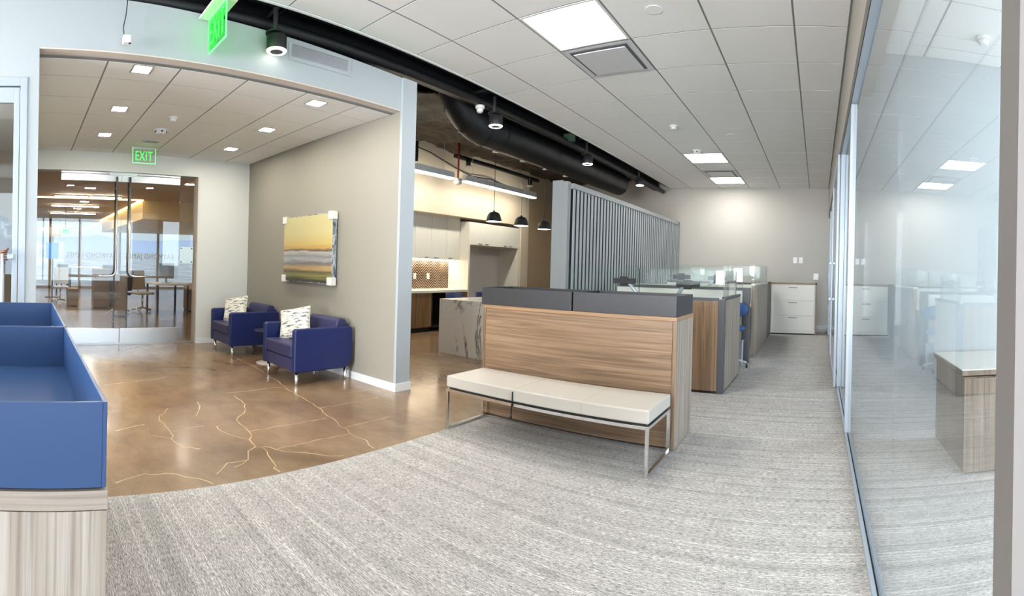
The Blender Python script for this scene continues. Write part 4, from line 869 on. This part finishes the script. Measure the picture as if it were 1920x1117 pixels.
single('bollard_box', MB().box(-1.22, -1.10, 7.42, 7.56, 0, .34).box(-1.23, -1.09, 7.41, 7.57, .34, .36), M_lightgrey, 'small pale grey pedestal under the desk behind the blue chair', 'pedestal', (-1.16, 7.5, 0), .004)
# filing cabinet
fcx0, fcx1, fy = -1.105, -.015, 11.5
f = thing('filing_cabinet', 'cream three-drawer lateral filing cabinet in dark wood surround', 'filing cabinet', ((fcx0 + fcx1) / 2, 11.8, 0))
obj('surround', MB().box(fcx0, fcx0 + .04, fy, 12.1, 0, 1.18).box(fcx1 - .03, fcx1, fy, 12.1, 0, 1.18).box(fcx0, fcx1, fy, 12.1, 1.145, 1.18), M_walV, f); obj('body', B(fcx0 + .041, fcx1 - .031, fy + .02, 12.08, .03, 1.144), M_file, f); obj('plinth', B(fcx0 + .04, fcx1 - .03, fy + .02, 12.05, 0, .03), M_blackp, f)
for k in range(3):
    z0 = .095 + .345 * k; d = obj('drawer', B(fcx0 + .06, fcx1 - .055, fy, fy + .022, z0, z0 + .34), M_file, f, .003); obj('handle', B(-.66, -.46, fy - .02, fy, z0 + .285, z0 + .30), mat('grey_handle_metal', lin(118, 120, 124), .45), d, .003)
obj('lock', MB().cyl((-.555, fy + .0, 1.12), .012, .02, 12, 'Y'), M_steel, f)
for x, z, lab in ((-.585, 1.74, 'left white switch plate high on the far grey wall'), (-.44, 1.74, 'right white switch plate high on the far grey wall')):
    t_ = thing('switch_plate', lab, 'switch', (x, FW, z), 'switch plates on the far wall'); obj('plate', B(x - .05, x + .05, FW - .012, FW, z - .075, z + .075), M_whitep, t_, .003); obj('rocker', B(x - .02, x + .02, FW - .018, FW - .012, z - .035, z + .035), M_whitep, t_, .002)
for x, z, lab in ((-.045, 1.33, 'white wall box beside the glass office front'), (-2.98, 1.38, 'white wall box on the far wall above the desks')):
    t_ = thing('wall_box', lab, 'wall box', (x, FW, z)); obj('housing', B(x - .065, x + .065, FW - .05, FW, z - .08, z + .08), M_whitep, t_, .006); obj('cover', B(x - .05, x + .05, FW - .055, FW - .05, z - .06, z + .06), M_whitep, t_, .002)
# ceiling fittings in the white ceiling
smoke(-2.23, 8.86, ZC, 'white smoke detector beside the mid-room light panel'); disc('motion_sensor', -2.21, 7.3, ZC, .06, .06, 'small white dome sensor on the white ceiling', 'sensor')
for x, y, lab in ((-1.42, 4.02, 'flat round sprinkler cover near the large light panel'), (-1.43, 7.93, 'flat round sprinkler cover in the middle of the white ceiling'), (-1.40, 11.5, 'flat round sprinkler cover near the far wall')): disc('sprinkler_cover', x, y, ZC, .075, .011, lab, 'sprinkler', M_tile)
disc('motion_sensor', 1.24, 3.72, 3.25, .06, .06, 'white dome sensor on the glass office ceiling', 'sensor')
# office credenza
cr = thing('office_credenza', 'grey oak credenza with white top inside the nearest glass office', 'credenza', (1.5, 3.8, 0))
obj('body', B(1.02, 2.4, 3.37, 4.18, .01, .665), M_greyoak, cr); obj('door', B(1.02, 1.60, 3.352, 3.37, .01, .66), M_greyoak, cr, .001); obj('door', B(1.604, 2.4, 3.352, 3.37, .01, .66), M_greyoak, cr, .001)
obj('top_board', B(1.0, 2.42, 3.345, 4.185, .68, .715), M_greyoak, cr, .001); obj('white_top', B(.998, 2.42, 3.343, 4.185, .716, .724), M_lam, cr); obj('finger_pull', B(1.24, 1.40, 3.335, 3.352, .655, .665), M_steel, cr)

# ================================================================== PERSON in the left glass office
def person():
    t_ = thing('person', 'person in grey camouflage shirt and lime vest holding the left office door handle', 'person', (-4.42, -.48, 0))
    J = {}; V = []; E_ = []; R = []
    def add(n, p, r, par=None):
        J[n] = len(V); V.append(p); R.append(r)
        if par: E_.append((J[par], J[n]))
    # facing +X (towards the door); right-hand side of the picture is +Y
    add('pelvis', (0, 0, 1.0), (.15, .12)); add('waist', (0, 0, 1.16), (.145, .11), 'pelvis'); add('chest', (0, 0, 1.42), (.17, .125), 'waist'); add('neckbase', (0, 0, 1.60), (.09, .09), 'chest'); add('neck', (.01, 0, 1.68), (.058, .058), 'neckbase')
    add('chin', (.03, 0, 1.75), (.065, .06), 'neck'); add('skull', (.02, 0, 1.84), (.085, .098), 'chin'); add('crown', (.0, 0, 1.92), (.06, .065), 'skull')
    for s, nm in ((1, 'l'), (-1, 'r')):
        add('sh' + nm, (0, s * .19, 1.60), (.075, .075), 'chest')
        if nm == 'l':
            add('up' + nm, (.01, s * .285, 1.45), (.062, .062), 'sh' + nm); add('el' + nm, (.04, s * .30, 1.27), (.047, .047), 'up' + nm); add('fo' + nm, (.22, s * .29, 1.31), (.042, .042), 'el' + nm); add('wr' + nm, (.36, s * .28, 1.345), (.03, .034), 'fo' + nm); add('pa' + nm, (.43, s * .275, 1.36), (.026, .042), 'wr' + nm)
        else:
            add('up' + nm, (.0, s * .24, 1.42), (.06, .06), 'sh' + nm); add('el' + nm, (-.02, s * .27, 1.22), (.045, .045), 'up' + nm); add('wr' + nm, (.06, s * .29, .97), (.032, .032), 'el' + nm); add('pa' + nm, (.08, s * .29, .88), (.022, .04), 'wr' + nm)
        add('hip' + nm, (0, s * .10, .93), (.105, .11), 'pelvis'); add('kn' + nm, (.02, s * .11, .52), (.065, .07), 'hip' + nm); add('ank' + nm, (-.02, s * .115, .10), (.042, .048), 'kn' + nm); add('toe' + nm, (.14, s * .125, .035), (.045, .03), 'ank' + nm)
        # fingers
        base = Vector(V[J['pa' + nm]])
        if nm == 'l':
            for k in range(4):
                f0 = base + Vector((.035, .0, .03 - .021 * k)); add(f'f{k}{nm}', tuple(f0), (.0095, .0095), 'pa' + nm); add(f'g{k}{nm}', tuple(f0 + Vector((.035, .018, 0))), (.0088, .0088), f'f{k}{nm}'); add(f'h{k}{nm}', tuple(f0 + Vector((.02, .045, -.002))), (.008, .008), f'g{k}{nm}')
            add('th' + nm, tuple(base + Vector((.0, .03, .045))), (.011, .011), 'pa' + nm); add('ti' + nm, tuple(base + Vector((.045, .05, .05))), (.009, .009), 'th' + nm)
        else:
            for k in range(4):
                f0 = base + Vector((-.028 + .019 * k, 0, -.05)); add(f'f{k}{nm}', tuple(f0), (.009, .009), 'pa' + nm); add(f'g{k}{nm}', tuple(f0 + Vector((.01, .01, -.045 + .006 * abs(k - 1.5)))), (.008, .008), f'f{k}{nm}')
            add('th' + nm, tuple(base + Vector((.045, .01, -.01))), (.011, .011), 'pa' + nm); add('ti' + nm, tuple(base + Vector((.055, .012, -.05))), (.009, .009), 'th' + nm)
    me = bpy.data.meshes.new('body'); me.from_pydata(V, E_, []); o = bpy.data.objects.new('body', me); COL.objects.link(o); o.parent = t_
    sk = o.modifiers.new('skin', 'SKIN'); sk.use_smooth_shade = True; o.modifiers.new('sub', 'SUBSURF').render_levels = 2; o.modifiers['sub'].levels = 2
    for i, r in enumerate(R): me.skin_vertices[0].data[i].radius = r
    me.skin_vertices[0].data[0].use_root = True; me.materials.append(M_skin)
    def sleeve(pts, rad, m, nm):
        obj(nm, MB().tube([Vector(p) for p in pts], rad, 18, cap=False), m, t_, off=(0, 0, 0))
    sleeve([(0, .17, 1.64), (.0, .24, 1.62), (.01, .285, 1.55), (.015, .295, 1.49)], [.085, .088, .082, .078], M_camo, 'shirt_sleeve')
    sleeve([(.015, .295, 1.50), (.03, .30, 1.40), (.04, .305, 1.30), (.055, .30, 1.255), (.12, .298, 1.275), (.22, .29, 1.312), (.33, .282, 1.34)], [.070, .068, .064, .060, .058, .052, .042], M_sleeve, 'arm_sleeve')
    sleeve([(0, -.17, 1.60), (0, -.22, 1.55), (0, -.245, 1.40)], [.085, .085, .078], M_camo, 'shirt_sleeve')
    mb = MB(); prof = [(.205, .155, .96), (.19, .145, 1.15), (.215, .155, 1.42), (.205, .14, 1.55), (.11, .10, 1.635)]
    vs = [(b * math.cos(a * PI / 12), aa * math.sin(a * PI / 12), z) for aa, b, z in prof for a in range(24)]
    obj('vest', MB().add(vs, [(k * 24 + i, k * 24 + (i + 1) % 24, (k + 1) * 24 + (i + 1) % 24, (k + 1) * 24 + i) for k in range(len(prof) - 1) for i in range(24)], True), M_vest, t_, off=(0, 0, 0))
    for s in (1, -1): sleeve([(0, s * .095, .99), (.01, s * .105, .75), (.02, s * .11, .5), (-.02, s * .115, .09)], [.135, .115, .095, .075], M_jean, 'trouser_leg')
    obj('hair', ell((-.005, 0, 1.90), (.10, .09, .085)), M_hair, t_, off=(0, 0, 0))
    for s in (1, -1): obj('eye', ell((.098, s * .032, 1.835), (.009, .013, .008), 10, 6), M_hair, t_, off=(0, 0, 0)); obj('ear', ell((.005, s * .10, 1.82), (.022, .01, .032), 10, 6), M_skin, t_, off=(0, 0, 0)); obj('shoe', ell((.06, s * .12, .045), (.14, .05, .045)), M_blackp, t_, off=(0, 0, 0))
    obj('nose', ell((.108, 0, 1.805), (.018, .014, .025), 10, 6), M_skin, t_, off=(0, 0, 0)); obj('mouth', ell((.098, 0, 1.765), (.008, .026, .007), 10, 6), mat('lip_skin', lin(110, 66, 58), .5), t_, off=(0, 0, 0))
person()

# ================================================================== LOUNGE BEYOND THE GLASS DOORS
LX = -22.5
struct('wall_lounge_left', B(LX, XB - .2, -4.6, -4.4, 0, 3.4), M_brown, 'brown left wall of the lounge beyond the doors')
struct('wall_lounge_right', B(-14.0, XB - .2, 5.0, 5.15, 0, 3.4), M_brown, 'brown right wall of the lounge beyond the doors')
struct('ceiling_lounge', B(LX, XB - .2, -4.4, 9, 3.06, 3.2), M_loungeceil, 'tan ceiling of the lounge beyond the doors')
struct('wall_bulkhead', MB().box(LX, -14.4, 3.32, 9, 2.52, 3.06), M_lounge, 'warm lit dropped bulkhead in the lounge beyond the doors')
single('cove_light', MB().box(-14.3, -14.2, -4.2, 3.3, 3.03, 3.058).box(LX, -14.3, 3.22, 3.31, 3.03, 3.058), mat('cove_glow', g(.9), .5, emit=(1, .72, .34, 1), estr=3.0), 'warm yellow cove light strip on the lounge ceiling', 'light strip', (-14.3, 1, 3.03))
wm = MB()
for y in (-4.3, -2.5, -.4, .95, 2.3, 4.1, 5.9, 7.7): wm.box(LX - .05, LX + .05, y, y + .10, 0, 3.06)
wm.box(LX - .05, LX + .05, -4.4, 9, 0, .08).box(LX - .05, LX + .05, -4.4, 9, 2.96, 3.06)
w3 = struct('window_4', wm, mat('tan_mullion', lin(180, 160, 130), .5), 'tall window wall of the lounge looking over the valley')
for y0, y1 in ((-4.2, -2.5), (-2.4, -.4), (-.3, .95), (1.05, 2.3), (2.4, 4.1), (4.2, 5.9), (6.0, 7.7)): obj('pane', B(LX - .01, LX + .01, y0, y1, .08, 2.96), M_glass, w3, off=(0, 0, 0))
for X, y0, y1, lab in ((-13.7, .72, 1.62, 'nearest left linear ceiling light seen through the glass doors'), (-13.7, 1.68, 2.55, 'nearest right linear ceiling light seen through the glass doors'), (-16.3, .75, 2.3, 'middle linear ceiling light seen through the glass doors'), (-19.0, .85, 2.55, 'farthest linear ceiling light seen through the glass doors')):
    t_ = thing('linear_light', lab, 'ceiling light', (X, (y0 + y1) / 2, 3.0), 'linear lounge lights'); obj('housing', B(X - .05, X + .05, y0, y1, 3.02, 3.06), M_whitep, t_); obj('lens', B(X - .045, X + .045, y0 + .01, y1 - .01, 3.005, 3.02), mat('lounge_lens', g(.9), .5, emit=(1, .95, .85, 1), estr=60), t_)
for X, y, lab in ((-10.2, 1.25, 'small square lounge downlight nearest the glass doors'), (-10.8, 3.6, 'small square lounge downlight above the right door leaf'), (-12.2, 1.5, 'second small square lounge downlight above the left door handle'), (-15.2, 1.7, 'small square lounge downlight between nearest and middle linear lights'), (-17.4, 1.7, 'small square lounge downlight between middle and farthest linear lights')):
    t_ = thing('downlight', lab, 'ceiling light', (X, y, 3.06), 'small lounge downlights'); obj('trim_ring', B(X - .08, X + .08, y - .14, y + .14, 3.05, 3.06), M_whitep, t_); obj('lens', B(X - .06, X + .06, y - .12, y + .12, 3.045, 3.05), MATS['lounge_lens'], t_)
t_ = thing('exit_sign', 'tiny green exit sign hanging far inside the lounge', 'exit sign', (-17.5, 1.28, 2.3)); obj('panel', B(-17.51, -17.49, 1.2, 1.42, 2.2, 2.36), M_green, t_); obj('bracket', B(-17.51, -17.49, 1.3, 1.32, 2.36, 3.06), M_blackp, t_)
# lounge furniture
def chair2(x, y, rz, m, lab, tall=1.0):
    t_ = thing('office_chair', lab, 'chair', (x, y, 0), 'office chairs in the lounge'); t_.rotation_euler = (0, 0, rz)
    obj('seat', B(-.23, .23, -.23, .23, .44, .50), m, t_, .03, 3, off=(0, 0, 0)); obj('backrest', MB().prism([(.19, .56), (.24, .56), (.31, 1.04), (.27, 1.05)], -.22, .22, 'Y') if 0 else MB().prism([(.20, .55), (.25, .55), (.33, 1.04), (.28, 1.05)], -.22, .22, 'X'), m, t_, .015, off=(0, 0, 0)); obj('gas_lift', MB().cyl((0, 0, .1), .025, .35, 10), M_chrome, t_, off=(0, 0, 0))
    obj('back_bracket', MB().tube([(0, .1, .45), (0, .22, .47), (0, .24, .6)], .018, 8), M_chrome, t_, off=(0, 0, 0))
    for k in range(5): a = k * 2 * PI / 5; obj('star_leg', MB().tube([(0, 0, .11), (.27 * math.cos(a), .27 * math.sin(a), .04)], [.022, .02], 8), M_chrome, t_, off=(0, 0, 0))
chair2(-12.4, 2.30, -1.2, M_darkfab, 'charcoal office chair seen between the two door handles'); chair2(-12.6, 2.95, 1.9, M_mesh, 'tan mesh office chair seen through the right door leaf'); chair2(-15.0, 1.0, 1.4, M_lightgrey, 'pale grey office chair seen through the left door leaf')
def table2(x, y, w, d, h, m, lab):
    t_ = thing('table', lab, 'table', (x, y, 0)); obj('table_top', B(x - w / 2, x + w / 2, y - d / 2, y + d / 2, h - .04, h), m, t_, .004)
    for sx in (-1, 1):
        for sy in (-1, 1): obj('leg', B(x + sx * (w / 2 - .06) - .025, x + sx * (w / 2 - .06) + .025, y + sy * (d / 2 - .06) - .025, y + sy * (d / 2 - .06) + .025, 0, h - .04), M_char, t_)
table2(-18.5, 2.1, .8, 1.2, 1.02, M_lam, 'tall white table by the bright lounge windows'); table2(-12.6, 3.6, 1.2, .9, .74, M_lam, 'white desk behind the right door leaf')
for y, lab in ((1.27, 'left tall bar chair at the white lounge table'), (2.93, 'right tall bar chair at the white lounge table')):
    t_ = thing('bar_chair', lab, 'chair', (-18.3, y, 0), 'tall bar chairs in the lounge'); obj('seat', B(-18.5, -18.1, y - .2, y + .2, .72, .76), M_char, t_); obj('backrest', B(-18.12, -18.08, y - .2, y + .2, .9, 1.1), M_char, t_)
    for sx in (-.18, .18):
        for sy in (-.18, .18): obj('leg', MB().tube([(-18.3 + sx, y + sy, 1.0 if sx > 0 else .74), (-18.3 + sx * 1.1, y + sy * 1.1, 0)], .018, 6), M_char, t_)
def ped(x, y, w, d, h, m, lab):
    t_ = thing('storage_pedestal', lab, 'cabinet', (x, y, 0)); obj('body', B(x - w / 2, x + w / 2, y - d / 2, y + d / 2, .03, h), m, t_, .003); obj('drawer', B(x + w / 2, x + w / 2 + .015, y - d / 2 + .01, y + d / 2 - .01, h * .55, h - .02), m, t_); obj('drawer', B(x + w / 2, x + w / 2 + .015, y - d / 2 + .01, y + d / 2 - .01, .05, h * .53), m, t_); obj('plinth', B(x - w / 2 + .02, x + w / 2 - .02, y - d / 2 + .02, y + d / 2 - .02, 0, .03), M_blackp, t_)
ped(-13.6, 2.0, .5, .42, 1.06, M_box, 'brown storage pedestal left of the left door handle'); ped(-14.2, 2.35, .4, .22, 1.03, M_char, 'narrow charcoal locker beside the brown pedestal'); ped(-11.6, 2.18, .5, .25, .98, M_box, 'narrow brown cabinet seen between the door handles'); ped(-12.6, 4.45, .9, .5, .72, M_brown, 'low brown cabinet behind the right door leaf'); ped(-14.0, 1.28, .4, .3, .5, M_box, 'low brown box table behind the left door leaf')
t_ = thing('wall_display', 'blue screen on a stand seen at the left edge of the doors', 'screen', (-17, .9, 0)); obj('display', B(-17.03, -17.0, .62, 1.05, 1.30, 1.85), M_screenb, t_); obj('grey_panel', B(-17.03, -17.0, .66, 1.12, 2.05, 2.38), M_grey, t_); obj('stand_pole', B(-17.05, -17.03, .82, .88, 0, 2.38), M_char, t_); obj('foot', B(-17.25, -16.85, .6, 1.1, 0, .02), M_char, t_)
ts = thing('desk_monitor', 'pale blue monitor on the white desk behind the right door leaf', 'monitor', (-12.5, 3.55, .74)); obj('display', B(-12.52, -12.49, 3.35, 3.75, .86, 1.25), mat('pale_blue_display', lin(170, 196, 220), .3), ts); obj('stand', B(-12.54, -12.51, 3.52, 3.58, .75, .98), M_silver, ts); obj('foot', B(-12.62, -12.42, 3.43, 3.67, .74, .752), M_silver, ts)

# ================================================================== OUTSIDE: valley and mountains
struct('ground_valley', MB().add([(-60, -3000, -45), (-5000, -3000, 85), (-5000, 3000, 85), (-60, 3000, -45)], [(0, 1, 2, 3)]), M_city, 'hazy built-up valley floor outside the windows')
mb = MB(); vs = []; n = 160
for i in range(n + 1):
    y = -2600 + 5200 * i / n; h = 135 + 75 * (.5 + .5 * mathutils.noise.fractal((y * .0016, 3.3, 0), 1, 2, 5))
    vs += [(-3500, y, 35), (-4000, y, h), (-4600, y, 35)]
mb.add(vs, [f for i in range(n) for f in ((3 * i, 3 * i + 3, 3 * i + 4, 3 * i + 1), (3 * i + 1, 3 * i + 4, 3 * i + 5, 3 * i + 2))], True)
struct('ground_mountains', mb, M_mount, 'pale blue mountain range on the horizon')

for o in bpy.data.objects:
    if '_off' in o: del o['_off']
